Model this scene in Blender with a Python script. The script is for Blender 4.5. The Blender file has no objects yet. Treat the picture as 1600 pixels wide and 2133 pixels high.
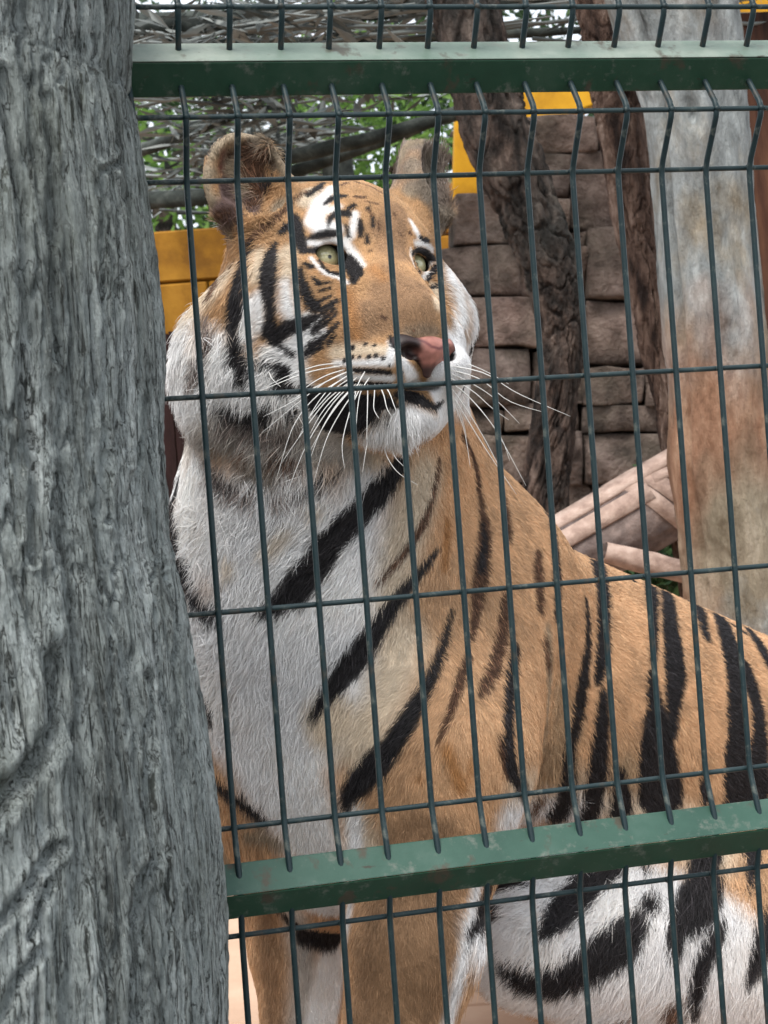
import bpy, bmesh, math, random
import numpy as np
from mathutils import Vector, Matrix
from mathutils.bvhtree import BVHTree

random.seed(7)
RNG = np.random.default_rng(11)
scene = bpy.context.scene
COL = scene.collection

# ------------------------------------------------------------------ camera, light
FPX = 3200.0                      # focal length in pixels of the 1600 x 2133 photograph
ROLL = math.radians(4.2)
CAM = Vector((0.0, 0.0, 0.85))
RIGHT = Vector((math.cos(ROLL), 0, -math.sin(ROLL)))
UP = Vector((math.sin(ROLL), 0, math.cos(ROLL)))
FWD = Vector((0, 1, 0))
cd = bpy.data.cameras.new('camera')
cd.sensor_fit = 'HORIZONTAL'; cd.sensor_width = 36.0; cd.lens = 36.0 * FPX / 1600.0
cd.clip_start = 0.05; cd.clip_end = 500
cam = bpy.data.objects.new('camera', cd); COL.objects.link(cam)
cam.matrix_world = Matrix(((RIGHT.x, UP.x, -FWD.x, CAM.x), (RIGHT.y, UP.y, -FWD.y, CAM.y),
                           (RIGHT.z, UP.z, -FWD.z, CAM.z), (0, 0, 0, 1)))
cd.dof.use_dof = True; cd.dof.focus_distance = 1.75; cd.dof.aperture_fstop = 20.0
scene.camera = cam

SUN_EL, SUN_AZ = math.radians(56), math.radians(-22)   # azimuth: 0 = behind the camera, negative = from the left
sun_dir = Vector((math.cos(SUN_EL) * math.sin(SUN_AZ), -math.cos(SUN_EL) * math.cos(SUN_AZ), math.sin(SUN_EL)))
w = bpy.data.worlds.new('World'); scene.world = w; w.use_nodes = True
wn = w.node_tree.nodes; wl = w.node_tree.links; wn.clear()
sky = wn.new('ShaderNodeTexSky'); sky.sky_type = 'NISHITA'; sky.sun_disc = False
sky.sun_elevation = SUN_EL; sky.sun_rotation = math.atan2(sun_dir.x, sun_dir.y)
sky.dust_density = 8.0; sky.air_density = 0.75; sky.ozone_density = 1.0
bg = wn.new('ShaderNodeBackground'); bg.inputs['Strength'].default_value = 0.15
wo = wn.new('ShaderNodeOutputWorld')
# a high overcast: broken white cloud over the blue
wtc = wn.new('ShaderNodeTexCoord'); wno = wn.new('ShaderNodeTexNoise'); wno.inputs['Scale'].default_value = 2.2; wno.inputs['Detail'].default_value = 4
wl.new(wtc.outputs['Generated'], wno.inputs['Vector'])
wrp = wn.new('ShaderNodeValToRGB'); wrp.color_ramp.elements[0].position = 0.3; wrp.color_ramp.elements[0].color = (.72, .72, .72, 1)
wrp.color_ramp.elements[1].position = 0.6; wrp.color_ramp.elements[1].color = (.97, .97, .97, 1); wl.new(wno.outputs['Fac'], wrp.inputs[0])
wmx = wn.new('ShaderNodeMix'); wmx.data_type = 'RGBA'; wl.new(wrp.outputs[0], wmx.inputs[0]); wl.new(sky.outputs[0], wmx.inputs[6]); wmx.inputs[7].default_value = (3.3, 3.5, 3.7, 1)
wl.new(wmx.outputs[2], bg.inputs[0]); wl.new(bg.outputs[0], wo.inputs[0])
sl = bpy.data.lights.new('sun', 'SUN'); sl.energy = 1.2; sl.angle = math.radians(24); sl.color = (1.0, 0.96, 0.9)
so = bpy.data.objects.new('sun', sl); COL.objects.link(so)
so.rotation_euler = sun_dir.to_track_quat('Z', 'Y').to_euler()
scene.view_settings.view_transform = 'Standard'; scene.view_settings.look = 'None'
scene.view_settings.exposure = 1.6; scene.view_settings.gamma = 1.0
scene.view_settings.use_curve_mapping = False
scene.cycles.max_bounces = 6; scene.cycles.diffuse_bounces = 3; scene.cycles.transparent_max_bounces = 6

# ------------------------------------------------------------------ helpers
Rm = np.array([[RIGHT.x, 0, UP.x], [0, 1, 0], [RIGHT.z, 0, UP.z]])   # camera frame (right, depth, up) -> world
CAMN = np.array(CAM)
def c2w(p): return np.asarray(p, float) @ Rm.T + CAMN
def w2c(p): return (np.asarray(p, float) - CAMN) @ Rm
def pc(px, py, d): return np.array([(px - 800.0) / FPX * d, d, (1066.5 - py) / FPX * d])
def P(px, py, d): return c2w(pc(px, py, d))

def sstep(e0, e1, x):
    t = np.clip((x - e0) / (e1 - e0), 0, 1); return t * t * (3 - 2 * t)

def _hash(i, j, k, seed):
    n = (i * 374761393 + j * 668265263 + k * 2147483647 + seed * 974634777) & 0xFFFFFFFF
    n = ((n ^ (n >> 13)) * 1274126177) & 0xFFFFFFFF
    n = (n ^ (n >> 16)) & 0xFFFFFFFF
    return n.astype(np.float64) / 4294967295.0
def vnoise(p, seed=0):
    p = np.asarray(p, float); f = np.floor(p).astype(np.int64); t = p - f; t = t * t * (3 - 2 * t)
    r = 0
    for a in (0, 1):
        for b in (0, 1):
            for c in (0, 1):
                wt = (t[..., 0] if a else 1 - t[..., 0]) * (t[..., 1] if b else 1 - t[..., 1]) * (t[..., 2] if c else 1 - t[..., 2])
                r = r + wt * _hash(f[..., 0] + a, f[..., 1] + b, f[..., 2] + c, seed)
    return r * 2 - 1
def fbm(p, oct=4, seed=0, gain=0.5):
    p = np.asarray(p, float); r = 0; a = 1.0
    for o in range(oct):
        r = r + a * vnoise(p * (2.0 ** o), seed + o * 17); a *= gain
    return r

def link(o, parent=None):
    COL.objects.link(o)
    if parent is not None: o.parent = parent
    return o
def tag(o, label=None, cat=None, group=None, kind=None):
    if label: o['label'] = label
    if cat: o['category'] = cat
    if group: o['group'] = group
    if kind: o['kind'] = kind
    return o
def empty(name, loc, label, cat, group=None):
    o = bpy.data.objects.new(name, None); link(o); o.location = Vector([float(v) for v in loc])
    o.empty_display_size = 0.1
    bpy.context.view_layer.update()
    return tag(o, label, cat, group)
def mesh_obj(name, verts, faces, mat, parent=None, smooth=True, base=None, attr=None):
    """verts in world coordinates; stored relative to base (the parent's place)."""
    v = np.asarray(verts, float)
    if base is None: base = np.array(parent.matrix_world.translation) if parent is not None else np.zeros(3)
    base = np.asarray(base, float)
    v = v - base
    me = bpy.data.meshes.new(name)
    f = np.asarray(faces) if not isinstance(faces, list) else None
    if f is not None and f.ndim == 2:
        n = f.shape[1]
        me.vertices.add(len(v)); me.vertices.foreach_set('co', v.astype(np.float32).ravel())
        me.loops.add(f.size); me.loops.foreach_set('vertex_index', f.astype(np.int32).ravel())
        me.polygons.add(len(f)); me.polygons.foreach_set('loop_start', (np.arange(len(f)) * n).astype(np.int32))
        me.update(calc_edges=True); me.validate()
    else:
        me.from_pydata([tuple(x) for x in v], [], [tuple(int(i) for i in q) for q in faces])
    me.polygons.foreach_set('use_smooth', np.full(len(me.polygons), smooth, bool))
    if attr is not None:
        for an, vals in attr.items():
            at = me.attributes.new(an, 'FLOAT_COLOR', 'POINT'); at.data.foreach_set('color', np.asarray(vals, np.float32).ravel())
    me.materials.append(mat)
    o = bpy.data.objects.new(name, me); link(o, parent)
    if parent is None: o.location = Vector(base)
    return o

class MB:
    """collects shapes into one mesh"""
    def __init__(s): s.v = []; s.f = []
    def add(s, v, f):
        b = len(s.v); s.v.extend([tuple(map(float, x)) for x in v]); s.f.extend([tuple(i + b for i in q) for q in f])
    def build(s, name, mat, parent=None, smooth=True, base=None): return mesh_obj(name, s.v, s.f, mat, parent, smooth, base)

def frame_of(t, ref=(0, 0, 1)):
    t = Vector(t).normalized(); r = Vector(ref)
    if abs(t.dot(r)) > 0.95: r = Vector((1, 0, 0))
    a = t.cross(r).normalized(); b = t.cross(a).normalized()
    return np.array(a), np.array(b)
def tube(path, radii, n=8, cap=True):
    path = [np.asarray(p, float) for p in path]; V = []; F = []
    if not hasattr(radii, '__len__'): radii = [radii] * len(path)
    a0 = None
    for i, p in enumerate(path):
        t = path[min(i + 1, len(path) - 1)] - path[max(i - 1, 0)]
        t = t / (np.linalg.norm(t) + 1e-12)
        if a0 is None: a, b = frame_of(t)
        else:
            a = a0 - t * np.dot(a0, t); a /= np.linalg.norm(a); b = np.cross(t, a)
        a0 = a
        for k in range(n):
            q = 2 * math.pi * k / n
            V.append(p + radii[i] * (math.cos(q) * a + math.sin(q) * b))
    m = len(path)
    for i in range(m - 1):
        for k in range(n):
            F.append((i * n + k, i * n + (k + 1) % n, (i + 1) * n + (k + 1) % n, (i + 1) * n + k))
    if cap:
        F.append(tuple(range(n - 1, -1, -1))); F.append(tuple((m - 1) * n + k for k in range(n)))
    return V, F
def box_axes(c, ax, ay, az):
    c, ax, ay, az = map(lambda q: np.asarray(q, float), (c, ax, ay, az))
    V = [c + sx * ax + sy * ay + sz * az for sz in (-1, 1) for sy in (-1, 1) for sx in (-1, 1)]
    F = [(0, 2, 3, 1), (4, 5, 7, 6), (0, 1, 5, 4), (2, 6, 7, 3), (0, 4, 6, 2), (1, 3, 7, 5)]
    return V, F

# ------------------------------------------------------------------ materials
def ramp_cols(nt, fac, stops):
    r = nt.nodes.new('ShaderNodeValToRGB'); e = r.color_ramp.elements
    e[0].position = stops[0][0]; e[0].color = (*stops[0][1], 1)
    e[1].position = stops[-1][0]; e[1].color = (*stops[-1][1], 1)
    for p, c in stops[1:-1]:
        x = e.new(p); x.color = (*c, 1)
    nt.links.new(fac, r.inputs[0]); return r.outputs[0]
def base_mat(name, rough=0.8, spec=0.3):
    m = bpy.data.materials.new(name); m.use_nodes = True; nt = m.node_tree
    b = nt.nodes['Principled BSDF']; b.inputs['Roughness'].default_value = rough
    b.inputs['Specular IOR Level'].default_value = spec
    return m, nt, b
def coords(nt, scale=(1, 1, 1), rot=(0, 0, 0)):
    tc = nt.nodes.new('ShaderNodeTexCoord'); mp = nt.nodes.new('ShaderNodeMapping')
    mp.inputs['Scale'].default_value = scale; mp.inputs['Rotation'].default_value = rot
    nt.links.new(tc.outputs['Object'], mp.inputs[0]); return mp.outputs[0]
def noise(nt, vec, scale, detail=6, rough=0.6, dist=0.0):
    n = nt.nodes.new('ShaderNodeTexNoise'); n.inputs['Scale'].default_value = scale
    n.inputs['Detail'].default_value = detail; n.inputs['Roughness'].default_value = rough
    n.inputs['Distortion'].default_value = dist
    nt.links.new(vec, n.inputs['Vector']); return n.outputs['Fac']
def mix(nt, fac, a, b, mode='MIX'):
    m = nt.nodes.new('ShaderNodeMix'); m.data_type = 'RGBA'; m.blend_type = mode
    for sock, val in ((m.inputs[0], fac), (m.inputs[6], a), (m.inputs[7], b)):
        if isinstance(val, (int, float)): sock.default_value = val
        elif isinstance(val, tuple): sock.default_value = (*val, 1)
        else: nt.links.new(val, sock)
    return m.outputs[2]
def bump(nt, b, h, strength, dist):
    n = nt.nodes.new('ShaderNodeBump'); n.inputs['Strength'].default_value = strength; n.inputs['Distance'].default_value = dist
    nt.links.new(h, n.inputs['Height']); nt.links.new(n.outputs[0], b.inputs['Normal'])
def noise_mat(name, stops, scale=(1, 1, 1), nscale=8, rough=0.85, bump_s=0.4, bump_d=0.01, spec=0.25, second=None, rot=(0, 0, 0), fine=4):
    m, nt, b = base_mat(name, rough, spec)
    v = coords(nt, scale, rot); n1 = noise(nt, v, nscale)
    c = ramp_cols(nt, n1, stops)
    if second:
        s2, sc2, stops2 = second
        n2 = noise(nt, coords(nt, sc2), s2, 5)
        c = mix(nt, ramp_cols(nt, n2, [(0.42, (0, 0, 0)), (0.62, (1, 1, 1))]), c, ramp_cols(nt, n1, stops2))
    nt.links.new(c, b.inputs['Base Color'])
    if bump_s: bump(nt, b, noise(nt, v, nscale * fine, 6, 0.65), bump_s, bump_d)
    return m

M_grey_trunk = None
def make_grey_bark():
    m, nt, b = base_mat('grey_bark', 0.9, 0.2)
    v1 = coords(nt, (1, 1, 0.07)); v2 = coords(nt, (1, 1, 0.40))
    n1 = noise(nt, v1, 26, 7, 0.62, 0.6); n2 = noise(nt, v2, 190, 6, 0.8); n3 = noise(nt, coords(nt), 5, 4)
    n4 = noise(nt, v1, 120, 9, 0.72, 1.2)
    c = ramp_cols(nt, n1, [(0.32, (0.17, 0.19, 0.187)), (0.42, (0.38, 0.425, 0.42)), (0.51, (0.52, 0.58, 0.575)), (0.63, (0.70, 0.765, 0.76))])
    c = mix(nt, ramp_cols(nt, n4, [(0.38, (1, 1, 1)), (0.44, (0, 0, 0))]), c, (0.06, 0.065, 0.058))
    c = mix(nt, ramp_cols(nt, n2, [(0.35, (0.55, 0.55, 0.55)), (0.65, (0, 0, 0))]), c, (0.10, 0.12, 0.115))
    c = mix(nt, ramp_cols(nt, n3, [(0.5, (0, 0, 0)), (0.7, (0.5, 0.5, 0.5))]), c, (0.15, 0.165, 0.125))
    n6 = noise(nt, v1, 55, 9, 0.6, 1.5); n7 = noise(nt, coords(nt, (1, 1, .16)), 95, 9, 0.65, 2.0); n8 = noise(nt, v2, 300, 4, .7)
    crack = ramp_cols(nt, n6, [(0.486, (0, 0, 0)), (0.5, (1, 1, 1)), (0.514, (0, 0, 0))])
    crack2 = ramp_cols(nt, n7, [(0.483, (0, 0, 0)), (0.495, (.8, .8, .8)), (0.507, (0, 0, 0))])
    c = mix(nt, crack, c, (0.038, 0.040, 0.036)); c = mix(nt, crack2, c, (0.06, 0.064, 0.058))
    c = mix(nt, ramp_cols(nt, n8, [(0.60, (0, 0, 0)), (0.70, (.7, .7, .7))]), c, (0.60, 0.64, 0.61))
    nt.links.new(c, b.inputs['Base Color'])
    sc_ = nt.nodes.new('ShaderNodeMath'); sc_.operation = 'MULTIPLY_ADD'; nt.links.new(crack, sc_.inputs[0]); sc_.inputs[1].default_value = -0.9; nt.links.new(n2, sc_.inputs[2])
    sc2 = nt.nodes.new('ShaderNodeMath'); sc2.operation = 'MULTIPLY_ADD'; nt.links.new(crack2, sc2.inputs[0]); sc2.inputs[1].default_value = -0.6; nt.links.new(sc_.outputs[0], sc2.inputs[2])
    ad = nt.nodes.new('ShaderNodeMath'); ad.operation = 'ADD'; nt.links.new(sc2.outputs[0], ad.inputs[0]); nt.links.new(n4, ad.inputs[1])
    bump(nt, b, ad.outputs[0], 1.0, 0.010); return m
M_grey = make_grey_bark()
M_brown = noise_mat('brown_bark', [(0.36, (0.012, 0.008, 0.007)), (0.46, (0.05, 0.034, 0.028)), (0.56, (0.125, 0.083, 0.066)), (0.70, (0.26, 0.19, 0.155))], (1, 1, 0.4), 24, 0.95, 1.0, 0.03,
                    second=(3, (1, 1, 0.6), [(0.35, (0.012, 0.012, 0.011)), (0.55, (0.05, 0.048, 0.044)), (0.7, (0.13, 0.115, 0.10))]))
M_brown2 = noise_mat('ruddy_bark', [(0.36, (0.018, 0.010, 0.008)), (0.46, (0.075, 0.045, 0.034)), (0.56, (0.155, 0.10, 0.077)), (0.70, (0.30, 0.22, 0.18))], (1, 1, 0.3), 26, 0.95, 1.0, 0.03)
def make_pale():
    m, nt, b = base_mat('painted_pale_bark', 0.85, 0.25)
    v = coords(nt, (1, 1, 0.35)); n1 = noise(nt, v, 17, 9, 0.72); n2 = noise(nt, coords(nt, (1, 1, 0.6)), 3.2, 4, 0.5); n3 = noise(nt, coords(nt, (1, 1, .6)), 4.3, 5, 0.6)
    c = ramp_cols(nt, n1, [(0.34, (0.06, 0.066, 0.066)), (0.44, (0.18, 0.195, 0.196)), (0.55, (0.27, 0.29, 0.29)), (0.68, (0.44, 0.465, 0.465))])
    rust = ramp_cols(nt, n1, [(0.3, (0.09, 0.042, 0.022)), (0.5, (0.24, 0.125, 0.075)), (0.7, (0.40, 0.25, 0.165))])
    tan = ramp_cols(nt, n1, [(0.3, (0.12, 0.09, 0.055)), (0.55, (0.28, 0.225, 0.15)), (0.7, (0.42, 0.35, 0.26))])
    tc = nt.nodes.new('ShaderNodeTexCoord'); sp = nt.nodes.new('ShaderNodeSeparateXYZ'); nt.links.new(tc.outputs['Object'], sp.inputs[0])
    mr = nt.nodes.new('ShaderNodeMapRange'); mr.inputs[1].default_value = 1.25; mr.inputs[2].default_value = 0.95; nt.links.new(sp.outputs[2], mr.inputs[0])
    ad = nt.nodes.new('ShaderNodeMath'); ad.operation = 'MULTIPLY_ADD'; nt.links.new(mr.outputs[0], ad.inputs[0]); ad.inputs[1].default_value = 0.24; nt.links.new(n2, ad.inputs[2])
    ad2 = nt.nodes.new('ShaderNodeMath'); ad2.operation = 'MULTIPLY_ADD'; nt.links.new(mr.outputs[0], ad2.inputs[0]); ad2.inputs[1].default_value = 0.2; nt.links.new(n3, ad2.inputs[2])
    c = mix(nt, ramp_cols(nt, ad2.outputs[0], [(0.52, (0, 0, 0)), (0.66, (0.85, 0.85, 0.85))]), c, tan)
    c = mix(nt, ramp_cols(nt, ad.outputs[0], [(0.60, (0, 0, 0)), (0.74, (0.95, 0.95, 0.95))]), c, rust)
    nt.links.new(c, b.inputs['Base Color']); bump(nt, b, noise(nt, v, 40, 8, 0.7), 1.0, 0.02); return m
M_pale = make_pale()
M_rock = noise_mat('rock', [(0.32, (0.08, 0.058, 0.05)), (0.46, (0.25, 0.187, 0.165)), (0.56, (0.37, 0.285, 0.255)), (0.7, (0.53, 0.425, 0.385))], (1, 1, 1), 13, 0.95, 1.0, 0.035,
                   second=(3, (1, 1, 1), [(0.32, (0.06, 0.05, 0.043)), (0.7, (0.28, 0.235, 0.195))]))
nt_ = M_rock.node_tree; oi_ = nt_.nodes.new('ShaderNodeObjectInfo'); b_ = nt_.nodes['Principled BSDF']; src_ = b_.inputs['Base Color'].links[0].from_socket
nt_.links.new(mix(nt_, 1.0, src_, ramp_cols(nt_, oi_.outputs['Random'], [(0, (.7, .7, .68)), (1, (1.12, 1.05, 1.0))]), 'MULTIPLY'), b_.inputs['Base Color'])
M_mortar = noise_mat('joint', [(0.3, (0.03, 0.024, 0.021)), (0.7, (0.09, 0.07, 0.06))], nscale=20)
M_orange = noise_mat('orange_paint', [(0.35, (0.20, 0.085, 0.007)), (0.5, (0.30, 0.135, 0.010)), (0.68, (0.40, 0.19, 0.018))], nscale=9, rough=0.7, bump_s=0.2)
M_yellow = noise_mat('yellow_paint', [(0.35, (0.40, 0.19, 0.005)), (0.5, (0.54, 0.27, 0.008)), (0.68, (0.62, 0.33, 0.012))], nscale=8, rough=0.6, bump_s=0.15)
M_maroon = noise_mat('dark_boards', [(0.3, (0.012, 0.006, 0.006)), (0.7, (0.04, 0.018, 0.017))], (6, 6, 1), 5, 0.9)
M_red = noise_mat('red_brown_boards', [(0.3, (0.015, 0.007, 0.005)), (0.5, (0.05, 0.02, 0.012)), (0.7, (0.10, 0.045, 0.025))], (5, 5, 0.7), 5, 0.9)
M_log = noise_mat('bare_log', [(0.35, (0.04, 0.03, 0.028)), (0.48, (0.12, 0.092, 0.086)), (0.58, (0.19, 0.15, 0.137)), (0.7, (0.32, 0.25, 0.225))], (1.2, 1.2, 1.2), 9, 0.85, 0.6, 0.01)
M_strip = noise_mat('pale_wood_strip', [(0.3, (0.20, 0.135, 0.11)), (0.5, (0.36, 0.26, 0.215)), (0.7, (0.50, 0.385, 0.33))], (3, 3, 3), 9, 0.8, 0.6, 0.004)
M_floor = noise_mat('peach_floor', [(0.3, (0.40, 0.26, 0.18)), (0.55, (0.52, 0.36, 0.26)), (0.75, (0.60, 0.44, 0.33))], (1, 1, 1), 3.5, 0.8, 0.3, 0.004)
M_path = noise_mat('visitor_path', [(0.3, (0.10, 0.10, 0.095)), (0.7, (0.19, 0.185, 0.17))], (1, 1, 1), 3, 0.9, 0.3, 0.004)
M_chip = noise_mat('chip', [(0.3, (0.6, 0.55, 0.48)), (0.7, (0.78, 0.74, 0.66))], nscale=20)
def green_paint(name, stops, nscale=14):
    m, nt, b = base_mat(name, 0.5, 0.35)
    v = coords(nt); n1 = noise(nt, v, nscale, 6, 0.65); n2 = noise(nt, v, 55, 5, 0.7); n3 = noise(nt, coords(nt, (1, 1, .4)), 30, 4)
    c = ramp_cols(nt, n1, stops)
    c = mix(nt, ramp_cols(nt, n2, [(0.56, (0, 0, 0)), (0.70, (0.6, 0.6, 0.6))]), c, (0.13, 0.14, 0.12))
    c = mix(nt, ramp_cols(nt, n3, [(0.60, (0, 0, 0)), (0.68, (0.8, 0.8, 0.8))]), c, (0.05, 0.036, 0.024))
    n5 = noise(nt, coords(nt, (.25, .25, 1)), 160, 3, .6)
    c = mix(nt, ramp_cols(nt, n5, [(0.68, (0, 0, 0)), (0.73, (.8, .8, .8))]), c, (0.03, 0.022, 0.015))
    nt.links.new(c, b.inputs['Base Color'])
    r = nt.nodes.new('ShaderNodeMapRange'); r.inputs[3].default_value = 0.35; r.inputs[4].default_value = 0.7
    nt.links.new(n1, r.inputs[0]); nt.links.new(r.outputs[0], b.inputs['Roughness'])
    bump(nt, b, n2, 0.15, 0.002); return m
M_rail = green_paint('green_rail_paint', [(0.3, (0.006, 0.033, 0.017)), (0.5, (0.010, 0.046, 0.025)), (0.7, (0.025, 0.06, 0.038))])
M_rail_top = green_paint('dusty_lit_green_rail_paint', [(0.3, (0.08, 0.125, 0.098)), (0.5, (0.13, 0.175, 0.147)), (0.7, (0.22, 0.255, 0.22))], 9)  # dust, plus light from above painted into the top face
M_rail_top2 = green_paint('worn_lit_green_rail_paint', [(0.3, (0.016, 0.052, 0.037)), (0.5, (0.025, 0.069, 0.05)), (0.7, (0.05, 0.095, 0.076))], 9)  # paler copy of the rail green, overhead light put into the colour
M_wire = green_paint('green_wire_coating', [(0.3, (0.004, 0.014, 0.017)), (0.5, (0.006, 0.020, 0.024)), (0.7, (0.016, 0.033, 0.036))], 25)

def leaf_mat(name, a, b_, trans=0.35):
    m, nt, b = base_mat(name, 0.55, 0.3)
    g = nt.nodes.new('ShaderNodeNewGeometry')
    c = ramp_cols(nt, g.outputs['Random Per Island'], [(0.0, a), (1.0, b_)])
    nt.links.new(c, b.inputs['Base Color'])
    t = nt.nodes.new('ShaderNodeBsdfTranslucent'); nt.links.new(c, t.inputs[0])
    mx = nt.nodes.new('ShaderNodeMixShader'); mx.inputs[0].default_value = trans
    nt.links.new(b.outputs[0], mx.inputs[1]); nt.links.new(t.outputs[0], mx.inputs[2])
    nt.links.new(mx.outputs[0], nt.nodes['Material Output'].inputs[0]); return m
M_leaf = leaf_mat('green_leaves', (0.07, 0.15, 0.03), (0.19, 0.32, 0.075), 0.5)
M_leaf2 = leaf_mat('dark_leaves', (0.02, 0.05, 0.02), (0.06, 0.11, 0.04), 0.3)
M_thatch = leaf_mat('dry_brush', (0.03, 0.04, 0.04), (0.24, 0.26, 0.25), 0.1)
M_beam = noise_mat('weathered_beam', [(0.3, (0.012, 0.015, 0.014)), (0.5, (0.035, 0.042, 0.038)), (0.7, (0.10, 0.11, 0.10))], (2, 2, 2), 8, 0.9)

# ------------------------------------------------------------------ setting: ground
def sheet(name, x0, x1, y0, y1, z, mat):
    o = mesh_obj(name, [(x0, y0, z), (x1, y0, z), (x1, y1, z), (x0, y1, z)], [(0, 1, 2, 3)], mat, None, False)
    return tag(o, kind='structure')
ground = sheet('ground', -150, 150, -150, 200, -0.03, M_path)
floor = sheet('floor', -6, 6, 1.75, 8, -0.012, M_mortar)
def slab(x0, x1, y0, y1, z, mat, name, parent):
    g = 0.004; bm = bmesh.new()
    bmesh.ops.create_cube(bm, size=1.0)
    for v in bm.verts:
        v.co.x = x0 + g if v.co.x < 0 else x1 - g
        v.co.y = y0 + g if v.co.y < 0 else y1 - g
        v.co.z = z - 0.06 if v.co.z < 0 else z
    bmesh.ops.bevel(bm, geom=list(bm.edges), offset=0.004, segments=1, affect='EDGES')
    me = bpy.data.meshes.new(name); bm.to_mesh(me); bm.free(); me.materials.append(mat)
    o = bpy.data.objects.new(name, me); link(o, parent); return o
for iy, (ya, yb) in enumerate(((1.75, 2.62), (2.62, 3.5), (3.5, 4.6), (4.6, 6.0))):
    for ix in range(5):
        xa = -2.6 + ix * 1.05 + (0.35 if iy % 2 else 0)
        slab(xa, xa + 1.05, ya, yb, random.uniform(-0.002, 0.002), M_floor, 'slab', floor)

# ------------------------------------------------------------------ trunks
def trunk_mesh(path, radii, nu, nv, amp, seed, furrow=14, stretch=3.0, lumps=0.0, arc=None, bumps=None, plates=0):
    """path: world points; smooth spline, tapered, displaced bark"""
    path = np.asarray(path, float); m = len(path)
    tt = np.linspace(0, m - 1, nv); i0 = np.clip(np.floor(tt).astype(int), 0, m - 2); f = (tt - i0)[:, None]
    pm = path[np.clip(i0 - 1, 0, m - 1)]; p0 = path[i0]; p1 = path[i0 + 1]; p2 = path[np.clip(i0 + 2, 0, m - 1)]
    cen = 0.5 * ((2 * p0) + (-pm + p1) * f + (2 * pm - 5 * p0 + 4 * p1 - p2) * f ** 2 + (-pm + 3 * p0 - 3 * p1 + p2) * f ** 3)
    rad = np.interp(tt, np.arange(m), radii)
    tan = np.gradient(cen, axis=0); tan /= np.linalg.norm(tan, axis=1)[:, None]
    ref = np.array([0, -1.0, 0]); a = ref - tan * (tan @ ref)[:, None]; a /= np.linalg.norm(a, axis=1)[:, None]
    b = np.cross(tan, a)
    th = np.linspace(-math.pi, math.pi, nu, endpoint=False)
    if arc: th = np.sort(np.sign(th) * math.pi * (np.abs(th) / math.pi) ** arc)
    ct, st = np.cos(th)[None, :, None], np.sin(th)[None, :, None]
    nrm = a[:, None, :] * ct + b[:, None, :] * st
    s = np.concatenate([[0], np.cumsum(np.linalg.norm(np.diff(cen, axis=0), axis=1))])
    R = rad.mean()
    q = np.stack(np.broadcast_arrays(np.cos(th)[None, :] * R, np.sin(th)[None, :] * R, (s[:, None] / stretch)), -1)
    warp = fbm(q * 5, 3, seed + 3)[..., None] * 0.06
    q2 = q + warp
    ridge = 1 - np.abs(fbm(q2 * furrow, 4, seed))            # ridged: sharp furrows
    fine = fbm(q2 * furrow * 4, 3, seed + 40)
    lump = fbm(q * np.array([3.0, 3.0, 6.0]), 3, seed + 9)
    d = amp * (ridge - 0.6) + amp * 0.25 * fine + lumps * lump
    if bumps is not None: d = d + bumps(th[None, :], s[:, None], R)
    if plates:
        n1_ = fbm(q2 * plates, 4, seed + 60, 0.6); n2_ = fbm(q2 * plates * np.array([1, 1, 0.9]) * 1.9, 3, seed + 70, 0.6)
        pl = sstep(0.0, 0.22, np.abs(n1_)); pl2 = sstep(0.0, 0.20, np.abs(n2_))
        grit = fbm(np.stack(np.broadcast_arrays(np.cos(th)[None, :] * R, np.sin(th)[None, :] * R, s[:, None]), -1) * np.array([150, 150, 45]), 3, seed + 80, 0.7)
        d = lumps * lump + amp * (0.55 * (ridge - 0.6) + 0.42 * (pl - 1) + 0.22 * (pl2 - 1)) + 0.0013 * grit
        if bumps is not None: d = d + bumps(th[None, :], s[:, None], R)
    V = cen[:, None, :] + nrm * (rad[:, None] + d)[..., None]
    idx = np.arange(nv * nu).reshape(nv, nu)
    F = np.stack([idx[:-1], np.roll(idx[:-1], -1, 1), np.roll(idx[1:], -1, 1), idx[1:]], -1).reshape(-1, 4)
    return V.reshape(-1, 3), F

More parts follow.
